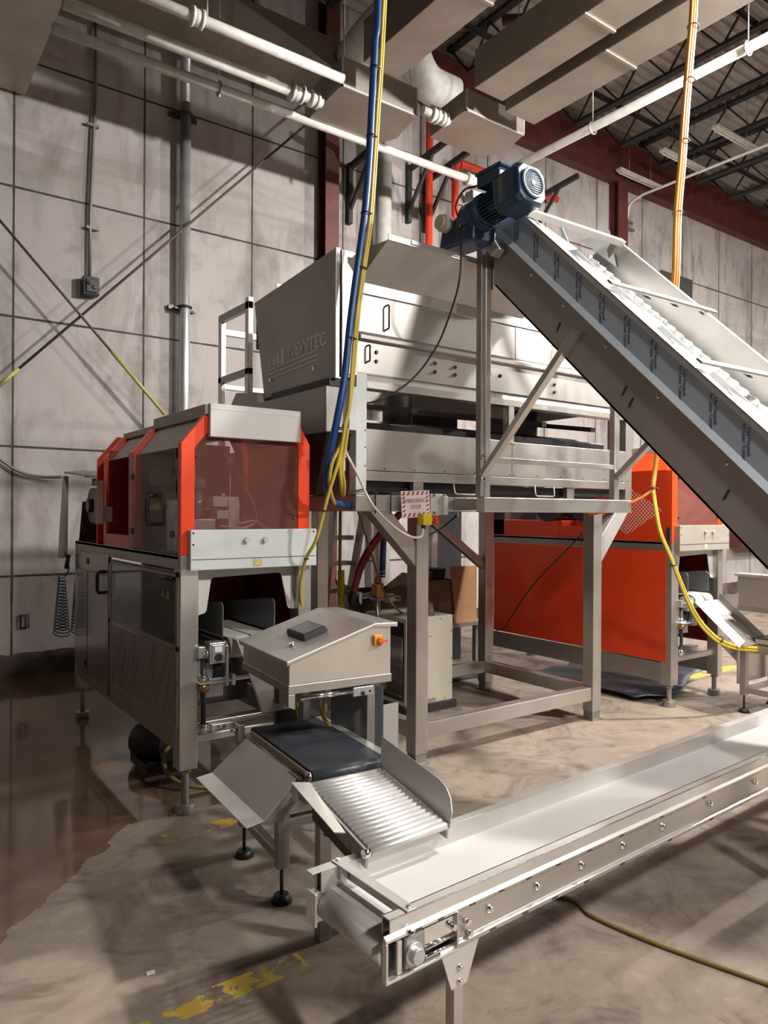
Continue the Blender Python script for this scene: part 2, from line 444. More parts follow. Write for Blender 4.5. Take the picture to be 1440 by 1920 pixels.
# roof joists: open web, one per row
def joist(x):
    t = thing('roof_joist', 'dark open-web steel joist under the metal roof deck', 'joist', (x, 7.4285, 7.3459), 0, 'open-web roof joists')
    MB().bar((x-0.0268, 7.5627, 7.865), (x-0.0268, -5.37, 7.865), 0.05, 0.05).bar((x+0.0268, 7.5627, 7.865), (x+0.0268, -5.37, 7.865), 0.05, 0.05).build('top_chord', JOIST, t)
    MB().bar((x-0.0268, 7.16, 7.3817), (x-0.0268, -5.37, 7.3817), 0.045, 0.045).bar((x+0.0268, 7.16, 7.3817), (x+0.0268, -5.37, 7.3817), 0.045, 0.045).build('bottom_chord', JOIST, t)
    b = MB(); y = 7.16; up = False
    b.bar((x, 7.16, 7.3817), (x, 7.518, 7.8471), 0.025, 0.025)
    while y > -5.2:
        b.bar((x, y, 7.847 if up else 7.382), (x, y-0.3759, 7.382 if up else 7.847), 0.022, 0.022); y -= 0.3759; up = not up
    b.build('web_lattice', JOIST, t)
    return t
xs = [1.155+1.074*k for k in range(20)]
j0 = joist(xs[0])
for x in xs[1:]:
    c = copy_tree(j0); c.location.x = x
for y in (6.5335, 4.475, 2.316):
    b = MB().bar((0.4475, y, 7.4444), (21.48, y, 7.4444), 0.05, 0.008).bar((0.4475, y+0.0179, 7.4175), (21.48, y+0.0179, 7.4175), 0.008, 0.05)
    lab = {6.5335: 'dark bridging angle crossing the joists closest to the wall', 4.475: 'dark bridging angle crossing the joists above the orange cable', 2.316: 'dark bridging angle crossing the joists nearest the camera'}[y]
    tag(b.build('joist_bridging', JOIST), lab, 'roof brace', 'bridging angles under the joists')

# ------------------------------------------------------------ ceiling ducts
def duct(name, x0, x1, y0, y1, z0, z1, lab, seams=(), grp='rectangular sheet metal ducts'):
    t = thing(name, lab, 'duct', ((x0+x1)/2, y1, z0), 0, grp)
    MB().box(x0, x1, y0, y1, z0, z1).build('duct_body', GALV, t, 0.006)
    for y in seams: MB().box(x0-0.0107, x1+0.0107, y-0.0134, y+0.0134, z0-0.0107, z1+0.0107).build('seam_flange', GALV, t)
    return t
duct('overhead_duct', 3.5979, 3.9828, -3.58, 5.3253, 5.538, 5.9139, 'square metal duct overhead just right of the blue hose', (4.12, 2.77, 1.43, 0.1))
duct('overhead_duct', 4.6451, 5.012, -3.58, 5.0299, 5.538, 5.896, 'middle metal duct running overhead towards the camera', (3.759, 2.4165, 1.242))
duct('overhead_duct', 5.1373, 5.549, -3.58, 5.1194, 5.5201, 5.8065, 'long metal duct overhead nearest the white sprinkler pipe', (3.938, 2.5955, 1.421))
duct('overhead_duct', -1.969, 1.2888, -1.79, 7.6523, 5.538, 6.1645, 'wide dark metal duct in the upper left corner')
b = MB(); b.box(1.2888, 4.475, 6.8468, 7.3838, 6.3883, 6.791)
tag(b.build('overhead_duct', GALV, bevel=0.006), 'metal duct running along the wall above the white pipes', 'duct', 'rectangular sheet metal ducts')
def plenum(x0, x1, y0, z0, z1, dy, lab):
    t = thing('duct_plenum', lab, 'duct box', ((x0+x1)/2, y0, z0), 0, 'sheet metal boxes on the ducts')
    b = MB(); b.prism([(x0, y0), (x1, y0), (x1+0.107, y0+dy*0.62), (x1-0.02, y0+dy), (x0+0.045, y0+dy)], 'xy', z0, z1)
    b.build('duct_body', GALV, t, 0.004)
    b = MB()
    for a, c in (((x0, y0), (x1, y0)),):
        b.box(x0-0.0054, x0+0.0107, y0-0.0054, y0+0.0107, z0-0.0054, z1); b.box(x0-0.0054, x1+0.0054, y0-0.0054, y0+0.0107, z0-0.0054, z0+0.0107)
        b.box(x1-0.0107, x1+0.0054, y0-0.0054, y0+0.0107, z0, z1)
    b.build('corner_trim', STEELB, t)
    return t
plenum(3.6301, 4.5108, 5.7191, 5.538, 5.8155, 0.7608, 'box shaped duct end overhead, the one crossed by the blue hose')
plenum(4.833, 5.6385, 5.3431, 5.538, 5.7528, 0.6265, 'box shaped duct end overhead, right of the blue hose')
b = MB().tube(spline([(4.3855, 2.685, 6.6568), (4.3855, 5.907, 6.6568), (4.4303, 6.802, 6.612)], 8), 0.19, 18)
tag(b.build('round_duct', WPIPE), 'pale round duct slanting down behind the blue hose', 'duct')
b = MB().tube(spline([(4.8778, 6.1755, 7.1043), (4.9672, 6.3993, 6.7462), (5.2805, 6.5335, 6.5404), (5.6833, 6.5335, 6.5046)], 8), 0.2, 18)
tag(b.build('duct_elbow', WPIPE), 'pale round duct elbow above the second duct box', 'duct')

# ------------------------------------------------------------ overhead pipes
def coupling(b, p, d, r, L=0.07):
    p = Vector(p); d = Vector(d); b.cyl(p-d*L, p+d*L, r*1.35, 16); b.cyl(p-d*(L+0.012), p-d*(L-0.012), r*1.6, 16); b.cyl(p+d*(L-0.012), p+d*(L+0.012), r*1.6, 16)
t = thing('sprinkler_pipe', 'lowest long white pipe crossing in front of the wall, turning overhead', 'pipe', (1.3156, 6.444, 5.538), 0, 'white sprinkler pipes')
MB().tube([(1.2888, 6.444, 5.538), (6.086, 6.444, 5.538)], 0.045, 14).build('pipe_run', WPIPE, t)
MB().tube([(6.086, 6.444, 5.538), (6.086, 5.9965, 5.538), (6.1218, -2.685, 5.538)], 0.045, 14).build('pipe_run', WPIPE, t)
b = MB(); b.box(5.9786, 6.1934, 6.3366, 6.5514, 5.4753, 5.6007); coupling(b, (5.907, 6.444, 5.538), (1, 0, 0), 0.05); b.build('pipe_fitting', WPIPE, t, 0.02)
for x in (2.73, 4.52):
    b = MB(); b.ring((x, 6.444, 5.538), (1, 0, 0), 0.058, 0.008); b.cyl((x, 6.444, 5.5917), (x, 6.444, 7.865), 0.006, 6); b.cyl((x, 6.444, 5.4485), (x, 6.444, 5.4933), 0.02, 8); b.build('hanger_rod', SATIN, t)
for y in (4.83, 3.22):
    b = MB(); b.ring((6.1039, y, 5.538), (0, 1, 0), 0.058, 0.008); b.cyl((6.1039, y, 5.5917), (6.1039, y, 7.865), 0.006, 6); b.build('hanger_rod', SATIN, t)
t = thing('sprinkler_pipe', 'middle long white pipe running into the duct box by the hose', 'pipe', (1.2888, 6.077, 5.538), 0, 'white sprinkler pipes')
MB().tube([(1.2888, 6.077, 5.538), (3.6247, 6.077, 5.538)], 0.05, 14).build('pipe_run', WPIPE, t)
b = MB(); coupling(b, (3.3473, 6.077, 5.538), (1, 0, 0), 0.055, 0.05); coupling(b, (3.5353, 6.077, 5.538), (1, 0, 0), 0.05, 0.03); b.build('pipe_fitting', WPIPE, t)
t = thing('sprinkler_pipe', 'upper white pipe disappearing behind the duct box by the hose', 'pipe', (1.2888, 5.6385, 5.5559), 0, 'white sprinkler pipes')
MB().tube([(1.2888, 5.6296, 5.538), (3.58, 5.6296, 5.538)], 0.043, 14).build('pipe_run', WPIPE, t)
b = MB(); coupling(b, (2.1928, 5.6296, 5.538), (1, 0, 0), 0.048, 0.04); b.cyl((2.2822, 5.6296, 5.538), (2.2822, 5.6296, 7.865), 0.006, 6); b.build('pipe_fitting', WPIPE, t)
t = thing('sprinkler_pipe', 'short white pipe joining the two duct boxes', 'pipe', (4.654, 5.6385, 5.538), 0, 'white sprinkler pipes')
MB().tube([(4.5108, 5.6296, 5.5559), (4.8509, 5.6296, 5.5559)], 0.045, 14).build('pipe_run', WPIPE, t)
b = MB(); coupling(b, (4.654, 5.6296, 5.5559), (1, 0, 0), 0.05, 0.03); coupling(b, (4.7793, 5.6296, 5.5559), (1, 0, 0), 0.044, 0.02); b.build('pipe_fitting', WPIPE, t)
for x, y, z, lab in ((3.67, 5.75, 5.81, 'thin hanger rod holding the duct box by the hose, left corner'), (4.46, 5.75, 5.81, 'thin hanger rod holding the duct box by the hose, right corner'),
                (5.58, 5.37, 5.75, 'thin hanger rod holding the second duct box, right corner')):
    tag(MB().cyl((x, y, z), (x, y, 7.865), 0.006, 6).build('hanger_rod', SATIN), lab, 'rod', 'thin rods holding the duct boxes')

# ------------------------------------------------------------ things on the back wall
def clamp(b, x, y, z, hw=0.13):
    b.box(x-hw, x+hw, y+0.0268, y+0.0492, z-0.0179, z+0.0179); b.box(x-0.0537, x+0.0537, y-0.0671, y-0.0537, z-0.0134, z+0.0134)
t = thing('wall_conduit', 'thin dark conduit dropping down the wall to a junction box', 'conduit', (1.8795, 7.6523, 3.8375), 0)
MB().tube([(1.9332, 7.6612, 7.865), (1.9332, 7.6612, 5.8065), (1.8884, 7.6612, 4.5535), (1.8884, 7.6612, 3.927)], 0.016, 8).build('conduit_run', CONDM, t)
b = MB().box(1.8079, 1.9601, 7.5717, 7.6791, 3.7301, 3.9091); b.box(1.8303, 1.9377, 7.5538, 7.5717, 3.748, 3.8823); b.cyl((1.8616, 7.5538, 3.8375), (1.8616, 7.5404, 3.8375), 0.02, 10); b.cyl((1.9063, 7.5538, 3.8017), (1.9063, 7.5404, 3.8017), 0.02, 10)
b.build('junction_box', BLACK, t, 0.006)
b = MB()
for z in (4.42, 5.45): b.box(1.8526, 1.969, 7.6433, 7.688, z-0.0134, z+0.0134)
b.build('conduit_clamp', CONDM, t)
t = thing('wall_downpipe', 'thick galvanized vertical pipe clamped to the left part of the wall', 'pipe', (2.855, 7.5896, 0), 0)
MB().tube([(2.8371, 7.5807, 0), (2.8371, 7.5807, 5.9408)], 0.056, 16).build('pipe_run', ZINC, t)
MB().tube([(2.8371, 7.5807, 5.9408), (2.8371, 7.5807, 7.865)], 0.055, 16).build('pipe_run', ZINC, t)['label'] = 'dull grey upper length'
for z in (3.766, 5.824):
    b = MB(); b.box(2.685, 2.9893, 7.6433, 7.6836, z-0.0224, z+0.0224); b.ring((2.8371, 7.5807, z), (0, 0, 1), 0.07, 0.012, 20, 6); b.box(2.7297, 2.9446, 7.5717, 7.6075, z-0.0268, z-0.0089)
    b.build('pipe_clamp', DARKSTEEL, t)
for p, q, s0, lab in (((1.0382, 7.4554, 2.7098), (4.5645, 7.4554, 6.4509), None, 'rusty diagonal brace rod rising to the right across the wall'),
                  ((0.537, 7.4285, 4.7683), (2.5776, 7.4285, 2.5845), None, 'rusty diagonal brace rod falling to the right across the wall')):
    t = thing('brace_rod', lab, 'brace rod', p, 0, 'crossed brace rods on the wall')
    MB().cyl(p, q, 0.013, 10).build('rod', RODM, t)
    P = Vector(p); Q = Vector(q)
    if lab.startswith('rusty diagonal brace rod rising'): a, c = P, P.lerp(Q, 0.05)
    else: a, c = P.lerp(Q, 0.735), Q
    MB().cyl(a, c, 0.018, 10).build('yellow_sleeve', SLEEVE, t)['label'] = 'yellow protective sleeve'
tag(MB().tube(spline([(0.8055, 7.6075, 2.2713), (1.0919, 7.6523, 2.0654), (1.253, 7.6523, 1.958), (1.432, 7.6523, 1.9132), (1.6289, 7.6075, 1.9132)], 8), 0.014, 8).build('wall_cable', CONDM), 'slack grey cable hanging along the wall at far left', 'cable')
b = MB().tube([(1.2798, 7.6836, 0.4634), (1.2798, 7.6836, 0.5887), (1.3515, 7.6836, 0.5887), (1.3515, 7.6836, 0.4634), (1.2798, 7.6836, 0.4634)], 0.008, 6)
tag(b.build('conduit_loop', DARKSTEEL), 'small dark rectangular metal loop low on the wall at left', 'wall fitting')
t = thing('downspout', 'thick white vertical pipe on the wall right of the blue hose', 'pipe', (5.37, 7.4733, 0), 0)
MB().tube([(5.3879, 7.5001, 0), (5.3879, 7.5001, 6.433)], 0.103, 20).build('pipe_run', WPIPE, t)
MB().tube([(5.3879, 7.5001, 2.853), (5.3879, 7.5001, 2.9872)], 0.12, 20).build('pipe_collar', WPIPE, t)
t = thing('sprinkler_riser', 'bright red vertical pipe on the wall with a straight top', 'pipe', (6.1755, 7.518, 2.853), 0, 'red pipes on the wall')
MB().tube([(6.1576, 7.5359, 2.4055), (6.1576, 7.5359, 7.1043)], 0.05, 14).build('pipe_run', REDPIPE, t)
t = thing('sprinkler_riser', 'red pipe on the wall that bends right behind the blue motor', 'pipe', (6.623, 7.518, 2.853), 0, 'red pipes on the wall')
MB().tube([(6.614, 7.5359, 2.4055)]+spline([(6.614, 7.5359, 6.2092), (6.6409, 7.5359, 6.3435), (6.7572, 7.5359, 6.3883)], 6)+[(8.6815, 7.5359, 6.3883)], 0.05, 14).build('pipe_run', REDPIPE, t)
b = MB(); b.ring((6.6946, 7.5359, 6.3704), (1, 0, 0.6), 0.058, 0.02); b.ring((6.614, 7.5359, 6.1645), (0, 0, 1), 0.058, 0.02); b.build('pipe_fitting', REDPIPE, t)
tag(MB().tube(spline([(5.907, 5.907, 7.149), (6.1755, 5.191, 6.8805), (6.444, 4.475, 6.612)], 6), 0.06, 12).build('sprinkler_branch', REDSTEEL), 'dark red pipe slanting between the middle ducts overhead', 'pipe')
def bracket(x, zt, arm, lab):
    t = thing('wall_bracket', lab, 'bracket', (x, 7.6523, zt-0.6713), 0, 'dark triangular wall brackets')
    MB().box(x-0.0268, x+0.0268, 7.6165, 7.688, zt-0.7339, zt+0.0179).build('wall_leg', JOIST, t)
    MB().bar((x, 7.6523, zt-0.0268), (x, 7.652-arm, zt+0.0448), 0.05, 0.07).build('arm', JOIST, t)
    MB().bar((x, 7.6254, zt-0.5549), (x, 7.652-arm*0.62, zt+0), 0.035, 0.045).build('strut', JOIST, t)
bracket(4.976, 5.914, 0.8, 'dark triangular wall bracket beside the thick white pipe')
bracket(5.907, 6.147, 0.8, 'dark triangular wall bracket just left of the straight red pipe')
bracket(6.238, 6.093, 0.8, 'dark triangular wall bracket between the two red pipes')
bracket(8.225, 6.299, 0.9, 'dark triangular wall bracket behind the blue motor at right')
t = thing('wall_conduit', 'pale thin conduit rising beside the second red column and bending overhead', 'conduit', (10.5162, 7.5627, 5.0905))
MB().tube([(10.4715, 7.5717, 4.1955), (10.4715, 7.5717, 6.5225)]+spline([(10.4715, 7.5717, 6.5225), (10.4626, 7.5001, 6.7552), (10.4536, 7.2495, 6.8268)], 6)+[(10.4357, -1.79, 6.8268)], 0.022, 8).build('conduit_run', WPIPE, t)
b = MB().box(10.3373, 10.7848, 7.6343, 7.6791, 6.4151, 6.4509); b.box(10.3999, 10.6505, 7.5717, 7.6075, 6.4867, 6.5225); b.build('conduit_clamp', CONDM, t)
for i, (y, lab) in enumerate(((7.48, 'unlit strip light under the roof, closest to the wall'), (6.68, 'unlit strip light under the roof, middle of the three'), (5.82, 'unlit strip light under the roof, farthest from the wall'))):
    t = thing('strip_light', lab, 'light fitting', (10.6952, y, 7.1937), 0, 'unlit strip lights')
    MB().box(10.1135, 11.277, y-0.0537, y+0.0537, 7.2117, 7.2564).build('light_housing', WPIPE, t, 0.005)
    for hx in (10.4, 11.0): MB().cyl((hx, y, 7.25), (hx, y, 7.92), 0.004, 6).build('hanger_wire', SATIN, t)
    MB().cyl((10.1583, y-0.0268, 7.1982), (11.2323, y-0.0268, 7.1982), 0.014, 8).cyl((10.1583, y+0.0268, 7.1982), (11.2323, y+0.0268, 7.1982), 0.014, 8).build('tube_pair', WPIPE, t)
tag(MB().box(11.635, 12.6195, 7.6836, 7.697, 5.3143, 5.9408).build('wall_patch', PATCH), 'dark grey square patch on the wall behind the inclined conveyor', 'wall patch')
tag(MB().box(13.962, 17.4525, 7.4285, 7.6791, 0.9288, 1.3315).build('dock_beam', REDSTEEL), 'dark red beam low on the wall at the far right', 'beam')
b = MB()
for i in range(27):
    x = 13.962+i*0.1298
    b.bar((x, 7.5627, 1.3494), (x+0.1298, 7.5627, 1.5553), 0.02, 0.02); b.bar((x+0.1298, 7.5627, 1.3494), (x, 7.5627, 1.5553), 0.02, 0.02)
tag(b.build('wire_mesh_rail', GALV), 'grey wire mesh strip above the dark red beam at far right', 'mesh')
tag(MB().plate([(0.815, 2.50, 0.004), (0.842, 2.495, 0.004), (0.848, 2.515, 0.004), (0.82, 2.52, 0.004)], 0.003).build('paper_scrap', SIGNW), 'tiny white scrap of paper lying on the concrete floor', 'scrap')

for i, (p_, w_) in enumerate(LAMPS):
    t = thing('high_bay_lamp', ('round high bay lamp hanging right of the overhead ducts', 'round high bay lamp hanging beyond the inclined conveyor')[i], 'lamp', (p_[0], p_[1], p_[2]+0.08), 0, 'high bay lamps')
    MB().cyl((p_[0], p_[1], p_[2]+0.115), (p_[0], p_[1], p_[2]+0.14), 0.50, 32).build('light_cutoff_disc', GALV, t)  # unseen disc added to cut the lamp light off the upper wall
    MB().cyl((p_[0], p_[1], p_[2]+0.14), (p_[0], p_[1], p_[2]+0.26), 0.12, 20).build('lamp_housing', BLACK, t)
    MB().cyl((p_[0], p_[1], p_[2]+0.26), (p_[0], p_[1], 7.92), 0.006, 6).build('hanger_rod', SATIN, t)

# ============================================================ CENTRAL FILLING MACHINE ON ITS STAND
def handle(b, p, q, out, r=0.006):
    p = Vector(p); q = Vector(q); o = Vector(out)
    b.tube([p, p+o*0.75, p+o+(q-p)*0.05, q+o-(q-p)*0.05, q+o*0.75, q], r, 8)
YF = 3.59
S = thing('machine_stand', 'tall stainless steel tube stand carrying the hopper machine', 'stand', (3.7, 4.2, 0))
for x0, y0, z1 in ((2.85, 3.59, 1.6), (4.58, 3.59, 1.6), (4.58, 4.77, 1.6), (2.83, 4.77, 1.6)):
    leg = MB().box(x0, x0+0.1, y0, y0+0.1, 0.065, z1).build('leg', STEELV, S, 0.006)
    MB().box(x0+0.006, x0+0.094, y0+0.006, y0+0.094, 0.006, 0.066).box(x0-0.012, x0+0.112, y0-0.012, y0+0.112, 0, 0.008).build('foot', SATIN, leg, 0.003)
MB().box(2.95, 4.58, 3.60, 3.68, 0.155, 0.257).build('bottom_rail', STEEL, S, 0.006)
MB().box(2.93, 4.58, 4.78, 4.86, 0.155, 0.257).build('bottom_rail', STEEL, S, 0.006)
MB().box(4.59, 4.67, 3.69, 4.77, 0.155, 0.257).build('bottom_rail', STEEL, S, 0.006)
MB().box(2.86, 2.94, 3.69, 4.77, 0.155, 0.257).build('bottom_rail', STEEL, S, 0.006)
MB().box(2.39, 2.86, 3.59, 3.69, 1.598, 1.698).build('top_beam', STEEL, S, 0.006)
MB().box(2.86, 3.04, 3.60, 3.69, 1.598, 1.698).build('top_beam', STEEL, S, 0.004)
MB().box(3.04, 5.03, 3.60, 3.69, 1.600, 1.694).build('top_beam', STEEL, S, 0.004)
MB().box(2.95, 3.08, 3.575, 3.60, 1.578, 1.712).box(3.04, 3.075, 3.55, 3.60, 1.58, 1.70).build('joint_plate', STEELB, S, 0.003)
b = MB()
for x, z in ((2.975, 1.70), (2.975, 1.59), (3.055, 1.70), (3.055, 1.59), (3.18, 1.585)): b.bolt((x, 3.575, z), (0, -1, 0), 0.009)
b.build('bolts', CHROME, S)
MB().box(2.39, 2.49, 3.69, 5.0, 1.598, 1.698).build('side_beam', STEEL, S, 0.006)
MB().box(4.93, 5.03, 3.69, 5.0, 1.598, 1.698).build('side_beam', STEEL, S, 0.006)
MB().box(2.39, 5.03, 5.0, 5.1, 1.598, 1.698).build('back_beam', STEEL, S, 0.006)
MB().prism([(2.50, 1.60), (2.655, 1.60), (2.86, 1.40), (2.86, 1.245)], 'xz', 3.60, 3.69).build('knee_brace', STEEL, S, 0.004)
MB().prism([(4.67, 1.195), (4.67, 1.40), (4.855, 1.60), (5.02, 1.60)], 'xz', 3.60, 3.69).build('knee_brace', STEELB, S, 0.004)
MB().bar((3.85, 4.83, 1.62), (4.62, 4.83, 1.10), 0.06, 0.07).build('knee_brace', SATIN, S, 0.004)
MB().bolt((4.63, 4.765, 0.29), (0, -1, 0), 0.013).build('bolts', CHROME, S)
b = MB()
for x, z0, z1 in ((3.52, 1.71, 1.79), (4.18, 1.71, 1.79)): pass
b = MB(); handle(b, (3.26, 3.58, 1.80), (3.26, 3.58, 1.705), (0, -0.01, 0)); 

M_ = thing('hopper_machine', 'large stainless filling machine with flared hopper and side plate', 'machine', (3.7, 4.2, 1.70))
# lower casing with the long slot and the long window
MB().box(2.39, 2.465, YF, 3.66, 1.70, 2.42).build('corner_post', WHITEPAINT, M_, 0.003)
MB().box(4.97, 5.05, YF, 3.66, 1.70, 2.42).build('corner_post', STEELV, M_, 0.003)
MB().box(2.39, 2.465, 4.70, 4.76, 1.70, 2.42).build('corner_post', STEELV, M_, 0.003)
MB().box(4.97, 5.05, 4.70, 4.76, 1.70, 2.42).build('corner_post', STEELV, M_, 0.003)
MB().box(3.66, 3.715, YF+0.004, 3.65, 2.08, 2.36).build('middle_post', STEELV, M_, 0.003)
MB().box(2.465, 3.69, YF+0.002, 3.60, 1.845, 2.091).build('lower_panel', STEELV, M_, 0.002)
MB().box(3.694, 4.97, YF+0.002, 3.60, 1.845, 2.085).build('lower_panel', STEELV, M_, 0.002)
MB().box(2.465, 4.97, YF+0.003, 3.63, 1.783, 1.841).build('sill_rail', STEEL, M_, 0.002)
b = MB()
for x in (2.60, 2.83, 3.08, 3.34, 3.67, 3.71, 3.95, 4.2, 4.45, 4.7, 4.93): b.bolt((x, YF+0.002, 1.857), (0, -1, 0), 0.004, 0.003)
for x, z in ((2.455, 2.08), (2.455, 1.98), (2.455, 1.87), (3.675, 2.07), (3.71, 2.07), (5.0, 2.0), (5.0, 1.85)): b.bolt((x, YF+0.001, z), (0, -1, 0), 0.004, 0.003)
b.build('panel_screws', DARKSTEEL, M_)
MB().box(2.465, 4.97, YF+0.0, 3.68, 2.333, 2.378).build('window_top_rail', STEEL, M_, 0.003)
MB().prism([(YF, 2.378), (YF+0.02, 2.42), (3.70, 2.42), (3.70, 2.378)], 'yz', 2.41, 5.03).build('sloped_rail', STEELB, M_, 0.002)
# dark workings seen through the window
MB().box(2.50, 4.95, 3.78, 4.62, 1.90, 2.16).build('vibrating_tray', DARKSTEEL, M_, 0.01)
MB().plate([(2.48, 3.62, 2.05), (4.95, 3.62, 2.05), (4.95, 4.1, 2.22), (2.48, 4.1, 2.22)], 0.006).build('tray_lip', DARKSTEEL, M_)
for x in (2.85, 3.45, 4.05, 4.6):
    MB().bar((x, 3.62, 2.235), (x, 4.74, 2.41), 0.05, 0.035).build('cross_bar', BLACK, M_)
for x in (3.15, 4.45):
    MB().cyl((x, 4.2, 2.1), (x, 4.2, 2.42), 0.11, 16).build('vibrator', DARKSTEEL, M_)
for rx0, rx1, rz in ((2.55, 3.05, 2.24), (3.55, 4.15, 2.25), (4.5, 4.95, 2.24)): MB().box(rx0, rx1, 4.68, 4.72, rz, 2.42).build('rear_panel', DARKSTEEL, M_)
MB().box(2.47, 4.97, 4.68, 4.72, 1.75, 2.24).build('rear_panel', DARKSTEEL, M_)
MB().box(2.48, 4.95, 3.66, 4.66, 1.72, 1.78).build('floor_pan', DARKSTEEL, M_)
# panels above the window
MB().box(2.395, 5.04, YF, 3.605, 2.42, 2.612).build('knob_panel', STEELV, M_, 0.002)
MB().prism([(YF, 2.612), (YF-0.03, 2.618), (YF-0.03, 2.640), (YF, 2.662), (YF+0.02, 2.662), (YF+0.02, 2.612)], 'yz', 2.40, 5.05).build('ledge', SATIN, M_, 0.001)
MB().box(2.40, 3.712, YF, 3.605, 2.664, 2.885).build('hatch_panel', STEELV, M_, 0.002)
MB().box(3.718, 5.04, YF, 3.605, 2.664, 2.885).build('hatch_panel', STEELV, M_, 0.002)
b = MB(); handle(b, (2.60, YF, 2.845), (2.60, YF, 2.70), (0, -0.035, 0)); b.build('pull_handle', DARKSTEEL, M_)
b = MB(); handle(b, (2.465, YF, 2.585), (2.465, YF, 2.49), (0, -0.03, 0)); b.build('pull_handle', DARKSTEEL, M_)
b = MB(); handle(b, (4.12, YF, 2.82), (4.12, YF, 2.69), (0, -0.035, 0)); b.build('pull_handle', DARKSTEEL, M_)
for x, z in ((2.53, 2.555), (2.53, 2.50), (2.99, 2.545), (2.99, 2.49), (3.16, 2.54), (3.16, 2.49), (3.47, 2.53), (3.57, 2.53), (3.98, 2.53), (3.98, 2.475), (4.12, 2.53), (4.12, 2.475)):
    MB().bolt((x, YF, z), (0, -1, 0), 0.009, 0.012).build('lock_knob', DARKSTEEL, M_)
MB().box(2.39, 2.40, 3.60, 4.74, 2.42, 3.10).box(5.04, 5.05, 3.60, 4.74, 2.42, 2.95).box(2.39, 5.05, 4.73, 4.745, 2.42, 2.95).build('upper_casing', STEEL, M_, 0.002)
MB().box(3.75, 5.05, 3.60, 4.74, 2.945, 2.955).build('casing_top', STEEL, M_)
MB().box(2.40, 5.05, YF-0.004, 3.61, 2.892, 2.957).build('hopper_front_strip', STEELB, M_, 0.002)
# flared hopper mouth
t_ = 0.006
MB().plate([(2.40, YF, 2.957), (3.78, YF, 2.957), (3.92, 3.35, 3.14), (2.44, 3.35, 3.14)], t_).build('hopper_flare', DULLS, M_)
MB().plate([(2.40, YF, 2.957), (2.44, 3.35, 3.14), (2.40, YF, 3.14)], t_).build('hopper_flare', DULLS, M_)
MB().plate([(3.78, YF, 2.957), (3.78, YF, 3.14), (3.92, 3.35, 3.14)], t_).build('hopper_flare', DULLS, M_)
MB().box(2.44, 3.92, 3.345, 3.352, 3.138, 3.175).build('hopper_lip', STEELB, M_, 0.002)
MB().box(2.60, 3.03, 3.336, 3.345, 3.148, 3.17).build('lip_strip', STEELB, M_, 0.001)
MB().box(2.40, 3.9, 4.62, 4.63, 2.95, 3.2).build('hopper_back', STEEL, M_)
MB().plate([(2.40, 3.62, 2.96), (2.40, 4.62, 2.96), (2.62, 4.4, 2.6), (2.62, 3.8, 2.6)], t_).build('hopper_wall', STEEL, M_)
# left end: pale trim, dark gap, big side plate with etched logo
MB().box(2.285, 2.395, YF-0.002, 3.61, 2.40, 3.122).build('end_panel', STEELV, M_, 0.003)
MB().box(2.272, 2.285, YF+0.02, 3.62, 2.40, 3.12).build('dark_gap', BLACK, M_)
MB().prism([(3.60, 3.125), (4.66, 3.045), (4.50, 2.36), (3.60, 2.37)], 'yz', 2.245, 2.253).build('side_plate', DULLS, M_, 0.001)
MB().box(2.245, 2.272, 3.592, 3.604, 2.37, 3.128).build('side_plate_edge', STEELB, M_, 0.002)
MB().box(2.252, 2.39, 3.62, 4.5, 2.42, 3.02).build('side_filler', DARKSTEEL, M_)
MB().box(2.22, 2.40, 3.62, 4.35, 2.325, 2.375).build('dark_channel', BLACK, M_, 0.004)
for y, z in ((4.40, 2.47), (3.83, 2.46)): MB().bolt((2.245, y, z), (-1, 0, 0), 0.013, 0.012).build('plate_bolt', CHROME, M_)
MB().box(2.255, 2.33, 4.60, 4.66, 2.72, 2.92).build('cable_box', BLACK, M_, 0.01)
L = M_.location
text_mesh('logo_text', 'NEWTEC', GREYINK, M_, 0.115, frame_mat((2.2425-L.x, 3.93-L.y, 2.615-L.z), (0, -1, 0), (0, 0, 1)), 0.0008, 0.002)
b = MB()
for z, y0 in ((2.575, 4.44), (2.545, 4.46), (2.515, 4.47)): b.plate([(2.2435, y0, z-0.03), (2.2435, 3.80, z), (2.2435, 3.80, z-0.012), (2.2435, y0, z-0.042)], 0.001)
for k in range(4):
    y = 4.44-k*0.058
    b.box(2.2425, 2.2445, y-0.03, y, 2.575-0.008*k, 2.60+0.022*k)
b.build('logo_stripes', GREYINK, M_)
# hood and discharge funnel on the left
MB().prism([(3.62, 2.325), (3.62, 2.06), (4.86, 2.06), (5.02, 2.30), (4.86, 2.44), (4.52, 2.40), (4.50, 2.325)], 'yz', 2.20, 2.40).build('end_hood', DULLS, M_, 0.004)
MB().box(2.335, 2.39, 3.58, 3.63, 2.075, 2.33).build('hood_front', WHITEPAINT, M_, 0.002)
MB().hexa([(2.30, 3.9, 1.70), (2.385, 3.9, 1.70), (2.385, 4.3, 1.70), (2.30, 4.3, 1.70)], [(2.22, 3.64, 2.06), (2.385, 3.64, 2.06), (2.385, 4.84, 2.06), (2.22, 4.84, 2.06)]).build('discharge_funnel', DARKSTEEL, M_, 0.004)
MB().box(2.39, 2.398, 3.66, 4.70, 1.70, 2.40).build('end_sheet', SATIN, M_)
for x0, x1 in ((3.14, 3.37), (3.90, 4.10)):
    b = MB(); b.tube([(x0, 3.575, 1.79), (x0, 3.565, 1.725), (x0+0.015, 3.563, 1.712), (x1-0.015, 3.563, 1.712), (x1, 3.565, 1.725), (x1, 3.575, 1.79)], 0.006, 8); b.build('wire_handle', SATIN, M_)
for x in (2.83, 4.28): MB().box(x, x+0.08, 3.60, 3.64, 1.70, 1.785).build('spacer_block', STEEL, M_, 0.002)

